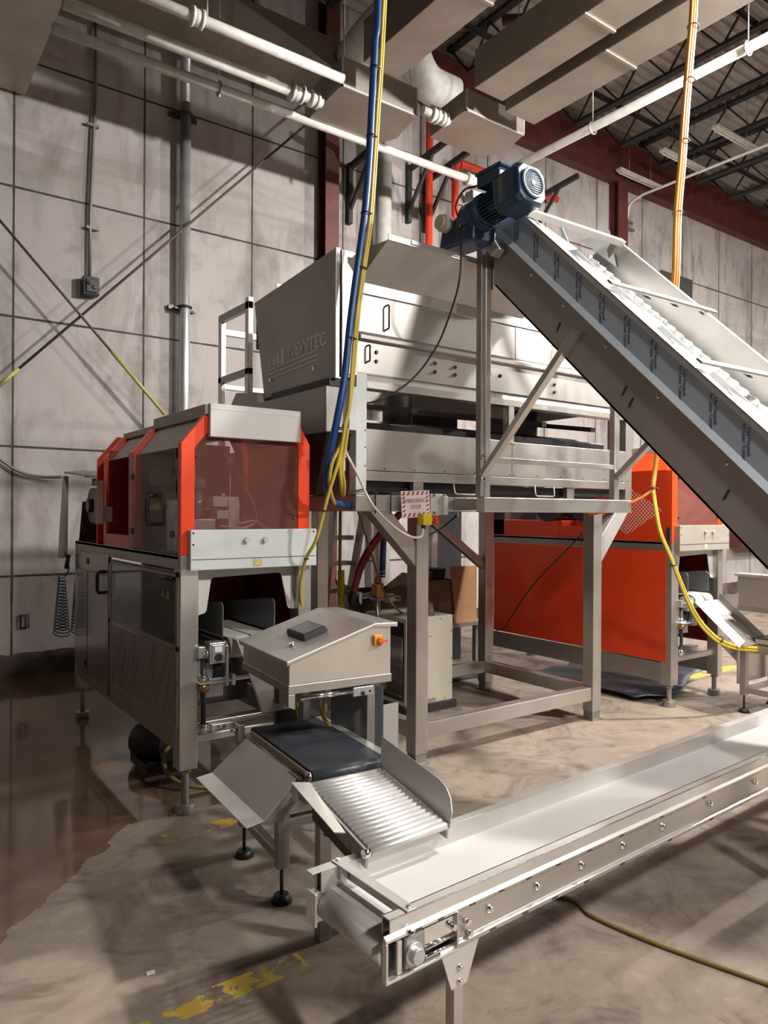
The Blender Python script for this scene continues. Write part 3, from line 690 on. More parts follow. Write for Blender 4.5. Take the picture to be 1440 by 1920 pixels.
# guard rail on the back platform
G = thing('platform_guard_rail', 'light metal guard rail behind the hopper at left', 'railing', (2.45, 5.2, 1.7))
for x, y, z1 in ((2.37, 5.52, 3.12), (2.37, 5.02, 3.20), (2.62, 5.55, 3.0)):
    MB().box(x, x+0.04, y, y+0.06, 1.7, z1).build('rail_post', STEELB, G, 0.003)
MB().box(2.37, 2.41, 5.02, 5.58, 3.11, 3.17).build('rail_bar', SATIN, G, 0.003)
MB().box(2.37, 2.41, 5.02, 5.58, 2.62, 2.67).build('rail_bar', SATIN, G, 0.003)
MB().box(2.41, 3.3, 5.56, 5.60, 3.02, 3.07).build('rail_bar', STEELB, G, 0.003)
MB().box(2.41, 3.3, 5.56, 5.60, 2.58, 2.62).build('rail_bar', STEELB, G, 0.003)
MB().box(2.37, 4.9, 5.10, 5.9, 1.66, 1.70).build('platform_floor', SATIN, G)
MB().box(2.45, 2.53, 5.80, 5.88, 0, 1.66).build('rail_post', SATIN, G)
MB().box(4.8, 4.88, 5.80, 5.88, 0, 1.66).build('rail_post', SATIN, G)

# steep ladder behind the stand
A = thing('step_ladder', 'steep metal access ladder seen behind the stand, yellow tape on its side', 'ladder', (3.5, 5.7, 0))
MB().bar((3.40, 5.45, 1.66), (3.40, 5.70, 0.0), 0.03, 0.07).build('side_rail', SATIN, A)
MB().bar((3.66, 5.35, 1.66), (3.60, 5.75, 0.0), 0.03, 0.07).build('side_rail', SATIN, A)
for z in (1.36, 1.13, 0.88, 0.62, 0.36): MB().box(3.41, 3.645, 5.50+(1.36-z)*0.15, 5.60+(1.36-z)*0.15, z-0.02, z+0.02).build('rung', SATIN, A, 0.003)
MB().box(3.43, 3.50, 5.43, 5.435, 0.55, 1.08).build('warning_tape', YGREEN, A)
tag(MB().tube([(3.42, 5.38, 1.6), (3.42, 5.40, 0.0)], 0.014, 8).build('yellow_hose', YELLOW), 'yellow cable running straight down beside the ladder', 'cable')

# ------------------------------------------------------------ emergency stop sign and button
t = thing('emergency_stop_sign', 'red and white striped emergency stop sign on the stand', 'sign', (2.81, 3.545, 1.56))
L = t.location
sg = MB()
c0, c1, c2, c3 = (2.70, 1.557), (2.922, 1.570), (2.912, 1.733), (2.688, 1.722)
sg.prism([c0, c1, c2, c3], 'xz', 3.545, 3.549).build('sign_board', SIGNW, t, 0.003)
ux = Vector((c1[0]-c0[0], 0, c1[1]-c0[1])); uz = Vector((c3[0]-c0[0], 0, c3[1]-c0[1]))
def sp(a, c): return Vector((c0[0], 3.5440, c0[1]))+ux*a+uz*c
b = MB()
for k in range(6):
    a = 0.03+k*0.165
    for (z0, z1) in ((0.03, 0.17), (0.83, 0.97)):
        if a+0.13 < 1.0: b.plate([sp(a, z0), sp(a+0.07, z0), sp(min(a+0.13, 0.97), z1), sp(a+0.06, z1)], 0.0008)
for k in range(4):
    c = 0.20+k*0.16
    for (a0, a1) in ((0.03, 0.13), (0.87, 0.97)): b.plate([sp(a0, c), sp(a1, c+0.06), sp(a1, c+0.13), sp(a0, c+0.07)], 0.0008)
b.build('hazard_stripes', SIGNR, t)
ctr = sp(0.5, 0.5)-L
text_mesh('sign_text', 'EMERGENCY\nSTOP', SIGNR, t, 0.0335, frame_mat(ctr+Vector((0, -0.001, 0)), ux, uz), 0.0004, 0.0, spacing=1.15)
t = thing('emergency_stop_button', 'yellow emergency stop box with red mushroom button under the sign', 'switch', (2.87, 3.53, 1.51))
MB().box(2.832, 2.902, 3.50, 3.56, 1.515, 1.587).build('switch_box', YPLAST, t, 0.006)
MB().cyl((2.902, 3.53, 1.548), (2.925, 3.52, 1.547), 0.014, 12).build('button_stem', YPLAST, t)
MB().tube([(2.918, 3.515, 1.547), (2.925, 3.512, 1.547), (2.942, 3.505, 1.546), (2.948, 3.503, 1.546)], [0.018, 0.027, 0.027, 0.02], 20).build('red_button', REDP, t)
MB().cyl((2.855, 3.53, 1.515), (2.855, 3.53, 1.49), 0.014, 12).build('cable_gland', BLACK, t)

# ------------------------------------------------------------ hoses and cables from the roof
t = thing('blue_hose_bundle', 'thick blue hose bundle hanging from the roof onto the stand', 'hose', (2.4, 3.45, 1.65))
MB().tube(spline([(2.60, 3.5, 7.9), (2.47, 3.47, 6.0), (2.431, 3.45, 4.55), (2.411, 3.45, 4.30), (2.391, 3.45, 3.92), (2.374, 3.45, 3.61), (2.347, 3.45, 3.30), (2.300, 3.45, 2.987), (2.255, 3.45, 2.678), (2.220, 3.45, 2.373), (2.186, 3.45, 2.19), (2.150, 3.47, 1.979), (2.135, 3.5, 1.84), (2.165, 3.54, 1.72), (2.245, 3.60, 1.655), (2.40, 3.66, 1.63)], 6), 0.021, 14).build('hose', BLUEH, t)
def tie(b, c, r=0.03): b.ring(c, (0.1, 0, 1), r, 0.004, 16, 6)
ties = MB()
for c in ((2.412, 3.45, 4.15), (2.391, 3.45, 3.75), (2.357, 3.45, 3.30), (2.325, 3.45, 2.98), (2.257, 3.45, 2.57), (2.20, 3.45, 2.06)): tie(ties, c)
ties.build('cable_ties', BLACK, t)
t = thing('yellow_cable_bundle', 'yellow cables strapped beside the blue hose and looping at its end', 'cable', (2.4, 3.44, 1.7))
for dx, dy in ((0.030, -0.02), (0.044, 0.0)):
    MB().tube(spline([(2.62+dx, 3.47, 7.9), (2.431+dx, 3.44, 4.55), (2.391+dx, 3.44, 3.92), (2.347+dx, 3.44, 3.30), (2.300+dx, 3.44, 2.987), (2.255+dx, 3.44, 2.678), (2.226+dx, 3.44, 2.373), (2.200+dx, 3.44+dy, 2.19), (2.172+dx, 3.44, 2.06)], 6), 0.010, 8).build('cable', YELLOW, t)
MB().tube(spline([(2.214, 3.43, 2.06), (2.175, 3.43, 1.955), (2.128, 3.43, 1.87), (2.122, 3.45, 1.775), (2.165, 3.5, 1.69), (2.25, 3.6, 1.64)], 8), 0.011, 8).build('cable', YELLOW, t)
MB().tube(spline([(2.218, 3.43, 2.06), (2.19, 3.43, 1.956), (2.176, 3.43, 1.85), (2.205, 3.46, 1.75), (2.275, 3.56, 1.70)], 8), 0.011, 8).build('cable', YELLOW, t)
MB().tube(spline([(2.221, 3.42, 2.06), (2.205, 3.42, 1.956), (2.192, 3.43, 1.85), (2.225, 3.46, 1.75), (2.285, 3.56, 1.69)], 8), 0.010, 8).build('cable', YELLOW, t)
t = thing('yellow_drop_cable', 'single yellow cable slanting down behind the left orange machine', 'cable', (2.05, 3.5, 0.9))
MB().tube(spline([(2.205, 3.42, 2.09), (2.166, 3.42, 1.894), (2.112, 3.45, 1.683), (2.07, 3.5, 1.446), (2.05, 3.6, 1.299), (2.09, 3.7, 1.063), (2.3, 3.85, 0.6), (2.4, 3.9, 0.02)], 8), 0.010, 8).build('cable', YELLOW, t)
b = MB(); tie(b, (2.095, 3.46, 1.60), 0.013); tie(b, (2.052, 3.58, 1.33), 0.013); b.build('cable_ties', BLACK, t)
tag(MB().tube(spline([(2.235, 3.50, 2.0), (2.25, 3.50, 1.95), (2.34, 3.50, 1.811), (2.444, 3.50, 1.642), (2.593, 3.50, 1.516), (2.72, 3.50, 1.45), (2.81, 3.50, 1.445), (2.855, 3.53, 1.50)], 8), 0.008, 8).build('button_cable', PALEC), 'pale cable swooping down to the emergency stop button', 'cable')
t = thing('black_strap', 'black cable ties wrapped round the left end of the stand beam', 'cable tie', (2.5, 3.58, 1.59))
b = MB()
for x in (2.52, 2.635):
    b.tube([(x, 3.575, 1.585), (x, 3.575, 1.71), (x, 3.70, 1.71)], 0.005, 6)
b.tube(spline([(2.30, 3.57, 1.70), (2.38, 3.565, 1.72), (2.47, 3.565, 1.73), (2.52, 3.57, 1.70)], 6), 0.005, 6)
b.build('strap', BLACK, t)
t = thing('air_regulator', 'small silver air regulator hanging on the dark end sheet', 'regulator', (2.31, 3.60, 1.83))
MB().box(2.275, 2.315, 3.585, 3.63, 1.83, 1.905).build('filter_bowl', STEELB, t, 0.005)
MB().box(2.27, 2.33, 3.59, 3.64, 1.91, 1.965).build('valve_body', ALU, t, 0.006)
MB().cyl((2.31, 3.61, 1.965), (2.31, 3.61, 2.01), 0.02, 12).box(2.30, 2.37, 3.60, 3.62, 1.935, 1.955).build('adjust_knob', BLACK, t)
tag(MB().tube(spline([(2.90, 3.26, 3.26), (2.86, 3.20, 3.10), (2.84, 3.20, 2.92), (2.87, 3.32, 2.76), (2.943, 3.5, 2.653), (2.85, 3.54, 2.494), (2.727, 3.58, 2.366), (2.587, 3.62, 2.28), (2.50, 3.7, 2.25)], 8), 0.006, 8).build('motor_cable', BLACK), 'thin black cable curving from the blue motor down across the steel panels', 'cable')
t = thing('amber_cable_bundle', 'orange and yellow cable bundle hanging from the roof at right', 'cable', (5.1, 3.2, 1.0))
for k, (dx, m2, r) in enumerate(((-0.02, GOLD, 0.013), (0.005, GOLD, 0.014), (0.03, AMBER, 0.011), (0.045, PALEC, 0.006))):
    MB().tube(spline([(4.40+dx, 2.7, 7.9), (4.51+dx, 2.75, 5.7), (4.51+dx, 2.752, 5.02), (4.495+dx, 2.768, 4.66), (4.495+dx, 2.796, 4.33), (4.487+dx, 2.816, 3.976), (4.49+dx, 2.848, 3.63), (4.516+dx, 2.88, 3.166), (4.64+dx, 3.02, 2.65), (4.80+dx*0.5, 3.2, 2.02), (4.755+dx*0.3, 3.2, 1.765)], 6), r, 8).build('cable', m2, t)
b = MB()
for x, y, z in ((4.51, 2.76, 4.85), (4.505, 2.78, 4.5), (4.495, 2.81, 4.1), (4.495, 2.85, 3.63), (4.76, 3.2, 1.78)): b.ring((x+0.01, y, z), (0.1, 0, 1), 0.036, 0.004, 16, 6)
b.build('cable_ties', BLACK, t)
MB().tube(spline([(4.76, 3.2, 1.77), (4.66, 3.25, 1.70), (4.52, 3.35, 1.63), (4.40, 3.5, 1.58)], 6), 0.011, 8).build('cable', AMBER, t)
pts = [(4.76, 3.2, 1.77), (4.775, 3.18, 1.6), (4.80, 3.16, 1.448), (4.90, 3.14, 1.267), (5.12, 3.1, 0.88), (5.30, 3.05, 0.68), (5.50, 3.0, 0.58), (5.8, 2.95, 0.53)]
MB().tube(spline(pts, 8), 0.014, 8).build('cable', YELLOW, t)
MB().tube(spline([(p[0]-0.012, p[1], p[2]-(0.02 if i > 3 else 0)) for i, p in enumerate(pts)], 8), 0.010, 8).build('cable', YELLOW, t)
b = MB(); b.ring((4.92, 3.13, 1.22), (0.6, 0, -1), 0.024, 0.005, 14, 6); b.ring((5.38, 3.03, 0.63), (1, 0, -0.5), 0.024, 0.005, 14, 6); b.build('cable_ties', BLACK, t)

# ============================================================ INCLINED (ELEVATOR) CONVEYOR
EX0, EX1 = 3.174, 4.048
TH = radians(44.4)
ed = Vector((0, -cos(TH), -sin(TH))); en = Vector((0, -sin(TH), cos(TH))); eo = Vector((0, 3.186, 2.935)); CAM_SCALE = 0.92  # elevator, its supports and motor were scaled about the camera by this factor
def ep(x, s, t): v = eo+ed*s*CAM_SCALE+en*t*CAM_SCALE; return Vector((x, v.y, v.z))
E_ = thing('inclined_conveyor', 'steep stainless conveyor with white cleated belt and blue film on its side', 'conveyor', (3.9, 2.0, 0))
SL = 4.05
def eprism(b, poly, x0, x1):
    n = len(poly); A_ = [ep(x0, *p) for p in poly]; B_ = [ep(x1, *p) for p in poly]
    b._add(A_+B_, [tuple(range(n))[::-1], tuple(range(n, 2*n))]+[(i, (i+1) % n, (i+1) % n+n, i+n) for i in range(n)]); return b
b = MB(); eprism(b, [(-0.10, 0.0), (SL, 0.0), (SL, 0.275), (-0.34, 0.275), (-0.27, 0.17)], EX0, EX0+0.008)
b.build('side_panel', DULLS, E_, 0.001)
b = MB(); eprism(b, [(-0.08, 0.0), (SL, 0.0), (SL, 0.012), (-0.08, 0.012)], EX0, EX1); b.build('bottom_pan', SATIN, E_)
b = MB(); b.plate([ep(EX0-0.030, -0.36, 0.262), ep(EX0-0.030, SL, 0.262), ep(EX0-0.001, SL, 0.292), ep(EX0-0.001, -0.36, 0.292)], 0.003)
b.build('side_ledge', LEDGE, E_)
b = MB(); eprism(b, [(-0.36, 0.287), (SL, 0.287), (SL, 0.43), (-0.31, 0.43)], EX0-0.001, EX0+0.006); b.build('filmed_panel', FILM, E_)['label'] = 'upper side strip still wrapped in blue printed film'
b = MB(); eprism(b, [(-0.31, 0.43), (SL, 0.43), (SL, 0.46), (-0.29, 0.46)], EX0-0.014, EX0+0.012)
eprism(b, [(-0.31, 0.455), (SL, 0.455), (SL, 0.462), (-0.29, 0.462)], EX0-0.014, EX0+0.04); b.build('top_rim', STEELB, E_, 0.001)
b = MB(); eprism(b, [(-0.10, 0.0), (SL, 0.0), (SL, 0.50), (-0.23, 0.50), (-0.33, 0.27)], EX1-0.008, EX1)
eprism(b, [(-0.23, 0.49), (SL, 0.49), (SL, 0.50), (-0.23, 0.50)], EX1-0.02, EX1+0.02); b.build('side_panel', STEEL, E_, 0.001)
# seams and bolts on the near side
b = MB(); eprism(b, [(2.44, 0.0), (2.446, 0.0), (2.446, 0.275), (2.44, 0.275)], EX0-0.0012, EX0+0.001)
eprism(b, [(2.30, 0.287), (2.306, 0.287), (2.306, 0.43), (2.30, 0.43)], EX0-0.0022, EX0+0.001); b.build('panel_seam', DARKSTEEL, E_)
for s in (0.16, 0.52, 0.95, 1.42, 1.95, 2.42): MB().bolt(ep(EX0, s, 0.22), (-1, 0, 0), 0.007, 0.006).build('side_bolt', CHROME, E_)
for s, t0 in ((0.58, 0.11), (1.23, 0.12), (1.31, 0.10), (2.06, 0.115), (2.53, 0.23), (2.44, 0.24)):
    b = MB(); c = ep(EX0-0.002, s, t0); b.bar(c+Vector((0, 0.012, -0.022)), c+Vector((0, -0.012, 0.022)), 0.004, 0.01, (1, 0, 0)); b.build('slot_mark', DARKSTEEL, E_)
# repeating film print, reads along the vertical
Lc = E_.location
for k in range(13):
    s = -0.16+k*0.235
    c = ep(EX0-0.0025, s, 0.36)-Lc
    text_mesh('film_print', 'Use Novacel\nfor Laser Cutting', INK, E_, 0.024, frame_mat(c, (0, 0, -1), (0, -1, 0)), 0.0003, 0.0, spacing=0.9)
# belt, flexible corrugated side walls, cleats, white skirts
b = MB(); eprism(b, [(-0.25, 0.20), (SL, 0.20), (SL, 0.21), (-0.25, 0.21)], EX0+0.02, EX1-0.02); b.build('belt', PVC, E_)
def flexwall(x, t0, t1):
    b = MB(); n = 260; pts = []
    for i in range(n+1):
        s = -0.2+(SL+0.1)*i/n; pts.append((x+0.018*sin(i*2*pi/5.2), s))
    o = len(b.v)
    for (xx, s) in pts: b.v += [ep(xx, s, t0), ep(xx, s, t1)]
    for i in range(n): b.f.append([o+2*i, o+2*i+2, o+2*i+3, o+2*i+1]); b.sm.append(True)
    for i in range(n): pass
    ob = b.build('corrugated_belt_wall', PVC, E_); m_ = ob.modifiers.new('thick', 'SOLIDIFY'); m_.thickness = 0.006; m_.offset = 0
flexwall(EX0+0.16, 0.21, 0.30); flexwall(EX1-0.17, 0.21, 0.345)
for k in range(11):
    s = 0.05+k*0.36
    b = MB(); b.hexa([ep(EX0+0.18, s, 0.21), ep(EX1-0.18, s, 0.21), ep(EX1-0.18, s+0.05, 0.21), ep(EX0+0.18, s+0.05, 0.21)],
                     [ep(EX0+0.18, s-0.06, 0.33), ep(EX1-0.18, s-0.06, 0.33), ep(EX1-0.18, s-0.05, 0.33), ep(EX0+0.18, s-0.05, 0.33)])
    b.build('belt_cleat', PVC, E_)
b = MB(); b.plate([ep(EX0+0.012, -0.2, 0.44), ep(EX0+0.012, SL, 0.44), ep(EX0+0.20, SL, 0.30), ep(EX0+0.20, -0.08, 0.30)], 0.004); b.build('white_skirt', PVC, E_)
b = MB(); b.plate([ep(EX0+0.50, -0.42, 0.45), ep(EX0+0.50, -0.2, 0.37), ep(EX0+0.50, SL, 0.36), ep(EX0+0.50, SL, 0.21), ep(EX0+0.50, -0.05, 0.21)], 0.006); b.build('white_divider', PVC, E_)['label'] = 'tall white plastic divider with pointed upper end'
for k in range(8):
    s = 0.02+k*0.44
    MB().plate([ep(EX0+0.03, s-0.10, 0.47), ep(EX0+0.30, s+0.06, 0.43), ep(EX0+0.10, s+0.16, 0.42)], 0.003).build('belt_flap', PVC, E_)
b = MB()
b.plate([ep(EX1-0.10, -0.40, 0.36), ep(EX1-0.02, -0.30, 0.52), ep(EX1-0.02, -0.05, 0.36)], 0.004); b.build('white_skirt', PVC, E_)
# cross bars
def xbar(s0, x0, x1, name, w_, h, t0=0.47):
    c0 = ep(x0, s0, t0); c1 = ep(x1, s0, t0+0.012)
    MB().bar(c0, c1, w_, h, ed).build(name, STEELB if w_ > 0.04 else SATIN, E_, 0.002)
xbar(-0.145, EX0-0.01, EX1+0.0, 'cross_bar', 0.045, 0.04, 0.49)
xbar(0.73, EX0-0.02, EX1+0.1, 'cross_strap', 0.038, 0.012, 0.50)
xbar(1.49, EX0-0.02, EX1+0.1, 'cross_strap', 0.038, 0.012, 0.50)
xbar(2.25, EX0-0.02, EX1+0.1, 'cross_strap', 0.038, 0.012, 0.50)
for s0, x in ((0.73, EX0+0.30), (0.73, EX0+0.56), (1.49, EX0+0.42), (0.73, EX0+0.85)):
    c = ep(x, s0, 0.478); MB().bar(c, c+Vector((0.05, 0, 0.0)), 0.03, 0.004, ed).build('strap_print', BLUEM, E_)
b = MB(); eprism(b, [(-0.20, 0.36), (-0.14, 0.36), (-0.14, 0.5), (-0.20, 0.5)], EX1-0.04, EX1-0.008); b.build('rail_bracket', SATIN, E_)
# head bearing, switch box and label plate
MB().cyl(ep(EX0-0.05, -0.345, 0.30), ep(EX0+0.02, -0.345, 0.30), 0.028, 16).cyl(ep(EX0-0.06, -0.345, 0.30), ep(EX0-0.045, -0.345, 0.30), 0.014, 8).build('head_bearing', CHROME, E_)
MB().cyl(ep(EX0+0.02, -0.20, 0.16), ep(EX1-0.02, -0.20, 0.16), 0.09, 20).build('head_pulley', STEEL, E_)
MB().bar((3.1234, 3.2384, 3.2468), (3.1234, 3.1648, 3.1548), 0.07, 0.06, (1, 0, 0)).build('limit_switch_box', STEELB, E_, 0.003)
MB().bar((3.1022, 3.2982, 3.2744), (3.1022, 3.2338, 3.1916), 0.004, 0.075, (1, 0, 0)).build('warning_label', SIGNW, E_)
MB().bar((3.0995, 3.266, 3.2422), (3.0995, 3.2522, 3.2238), 0.002, 0.02, (1, 0, 0)).build('warning_print', SIGNR, E_)
MB().prism([(3.294, 2.98), (3.294, 3.164), (3.36, 3.20), (3.34, 3.09), (3.31, 3.05)], 'yz', 3.18, 3.21).build('head_plate', SATIN, E_)
# support: two posts standing on the stand beam, rail and braces
MB().box(3.1418, 3.1878, 3.2844, 3.3304, 1.692, 3.256).build('support_post', STEELV, E_, 0.004)
MB().box(3.1078, 3.1427, 3.289, 3.335, 1.692, 3.2192).build('support_post', SATIN, E_, 0.003)
MB().box(4.416, 4.4758, 3.2844, 3.3304, 1.692, 2.934).build('support_post', STEELV, E_, 0.004)
MB().box(3.1878, 4.416, 3.289, 3.3166, 1.9082, 1.9422).build('support_rail', STEEL, E_, 0.003)
MB().bar((3.1326, 3.2982, 1.8254), (3.1326, 2.576, 2.5752), 0.05, 0.035, (1, 0, 0)).build('diagonal_brace', STEEL, E_, 0.003)
MB().bar((4.4528, 3.2844, 1.8576), (4.4528, 2.53, 2.5016), 0.05, 0.04, (1, 0, 0)).build('diagonal_brace', STEEL, E_, 0.003)
MB().bar((4.048, 2.76, 2.4464), (4.4712, 2.76, 2.336), 0.05, 0.04).build('outrigger', STEEL, E_)
for z in (1.94, 1.802): MB().bolt((3.1234, 3.2862, z), (0, -1, 0), 0.011, 0.014).build('post_bolt', CHROME, E_)
MB().box(3.135, 4.62, 3.284, 3.355, 1.597, 1.691).build('support_beam', STEEL, E_, 0.005)
for x in (3.16, 4.50): MB().box(x, x+0.07, 3.355, 3.60, 1.61, 1.68).build('support_arm', SATIN, E_, 0.004)
# feet at the low end, outside the picture
for x in (EX0+0.05, EX1-0.05):
    MB().box(x-0.03, x+0.03, 1.45, 1.51, 0.0, 1.22).build('support_post', STEEL, E_, 0.003)
MB().hexa([ep(EX0, SL-0.25, 0.0), ep(EX1, SL-0.25, 0.0), ep(EX1, SL, 0.0), ep(EX0, SL, 0.0)], [ep(EX0, SL-0.25, 0.02), ep(EX1, SL-0.25, 0.02), ep(EX1, SL, 0.02), ep(EX0, SL, 0.02)]).build('tail_guard', STEEL, E_)

# blue gear motor on the head
G_ = MB()
mc = 3.008
def my(y, dz=0.0): return Vector((mc, y, 3.3756+(3.128-y)*0.10+dz))
mot = MB(); mot.hexa([(mc-0.0782, 3.496, 3.2192), (mc+0.1104, 3.496, 3.2192), (mc+0.1104, 3.1832, 3.2008), (mc-0.0782, 3.1832, 3.2008)],
                     [(mc-0.069, 3.4776, 3.348), (mc+0.1104, 3.4776, 3.348), (mc+0.1104, 3.1648, 3.44), (mc-0.069, 3.1648, 3.44)])
motor = mot.build('gear_motor', BLUEM, E_, 0.018); motor['label'] = 'dark blue gear motor bolted to the conveyor head'
MB().cyl((mc, 3.2752, 3.348), (mc, 3.128, 3.3756), 0.11, 24, 0.092).build('gear_case', BLUEM, motor, 0.004)
b = MB()
b.cyl(my(3.1464), my(2.9256), 0.072, 24)
for k in range(28):
    a = 2*pi*k/28; d = Vector((cos(a), 0, sin(a)))
    b.bar(my(3.1280)+d*0.081, my(2.9348)+d*0.081, 0.005, 0.022, Vector((-sin(a), 0, cos(a))))
b.build('finned_body', BLUEM, motor)
MB().cyl(my(3.1648), my(3.1372), 0.106, 24).build('motor_flange', BLUEM, motor, 0.003)
ax = (my(2.7600)-my(2.9440)).normalized(); sx_ = Vector((1, 0, 0)); sz_ = sx_.cross(ax)*-1
if sz_.z < 0: sz_ = -sz_
def cowl(y, r, ch):
    c = my(y); P = []
    for (u, v) in ((-r, -r+ch), (-r+ch, -r), (r-ch, -r), (r, -r+ch), (r, r-ch), (r-ch, r), (-r+ch, r), (-r, r-ch)): P.append(c+sx_*u+sz_*v)
    return P
b = MB(); A_, B_, C_ = cowl(2.981, 0.109, 0.032), cowl(2.815, 0.112, 0.032), cowl(2.788, 0.103, 0.041)
b._add(A_+B_+C_, [tuple(range(8))]+[(i, (i+1) % 8, (i+1) % 8+8, i+8) for i in range(8)]+[(i+8, (i+1) % 8+8, (i+1) % 8+16, i+16) for i in range(8)]+[tuple(range(16, 24))[::-1]])
b.build('fan_cowl', BLUEM, motor, 0.006)
b = MB(); c = my(2.7848)
b.cyl(c, c+ax*0.003, 0.072, 24); b.build('fan_opening', BLACK, motor)
b = MB(); rim = [c+ax*0.006+(sx_*cos(a)+sz_*sin(a))*0.078 for a in [2*pi*k/24 for k in range(25)]]
b.tube(rim, 0.009, 6, False)
for k in range(-5, 6):
    u = k*0.0135; hh = math.sqrt(max(0, 0.076**2-u*u))
    b.tube([c+ax*0.006+sx_*u-sz_*hh, c+ax*0.006+sx_*u+sz_*hh], 0.0018, 4); b.tube([c+ax*0.006+sz_*u-sx_*hh, c+ax*0.006+sz_*u+sx_*hh], 0.0018, 4)
b.cyl(c+ax*0.006, c+ax*0.01, 0.014, 10)
b.build('fan_grille', simple('grey_blue_grille', (0.22, 0.30, 0.38), 0.4), motor)
MB().box(mc-0.0828, mc+0.0736, 2.9624, 3.1464, 3.4814, 3.5642).box(mc-0.092, mc+0.0828, 2.944, 3.1556, 3.5504, 3.5734).build('terminal_box', BLUEM, motor, 0.012)
MB().cyl((mc-0.1196, 3.4132, 3.3618), (mc-0.0644, 3.4132, 3.3618), 0.053, 24).cyl((mc-0.1426, 3.4132, 3.3618), (mc-0.1196, 3.4132, 3.3618), 0.044, 24).build('shaft_cover', CREAM, motor, 0.004)
MB().box(mc-0.081, mc-0.0773, 3.2292, 3.2936, 3.2928, 3.348).build('rating_plate', SIGNW, motor)
MB().box(mc-0.0276, mc+0.092, 3.2384, 3.312, 3.4768, 3.532).cyl((mc, 3.3304, 3.4952), (mc, 3.3672, 3.5504), 0.02, 10).build('lifting_bracket', STEELB, motor, 0.01)
MB().tube(spline([(mc-0.0828, 3.128, 3.4952), (mc-0.1104, 3.22, 3.4952), (mc-0.1104, 3.2936, 3.4216), (mc-0.092, 3.266, 3.302), (mc-0.1564, 3.22, 3.256)], 6), 0.006, 6).build('motor_lead', BLACK, motor)

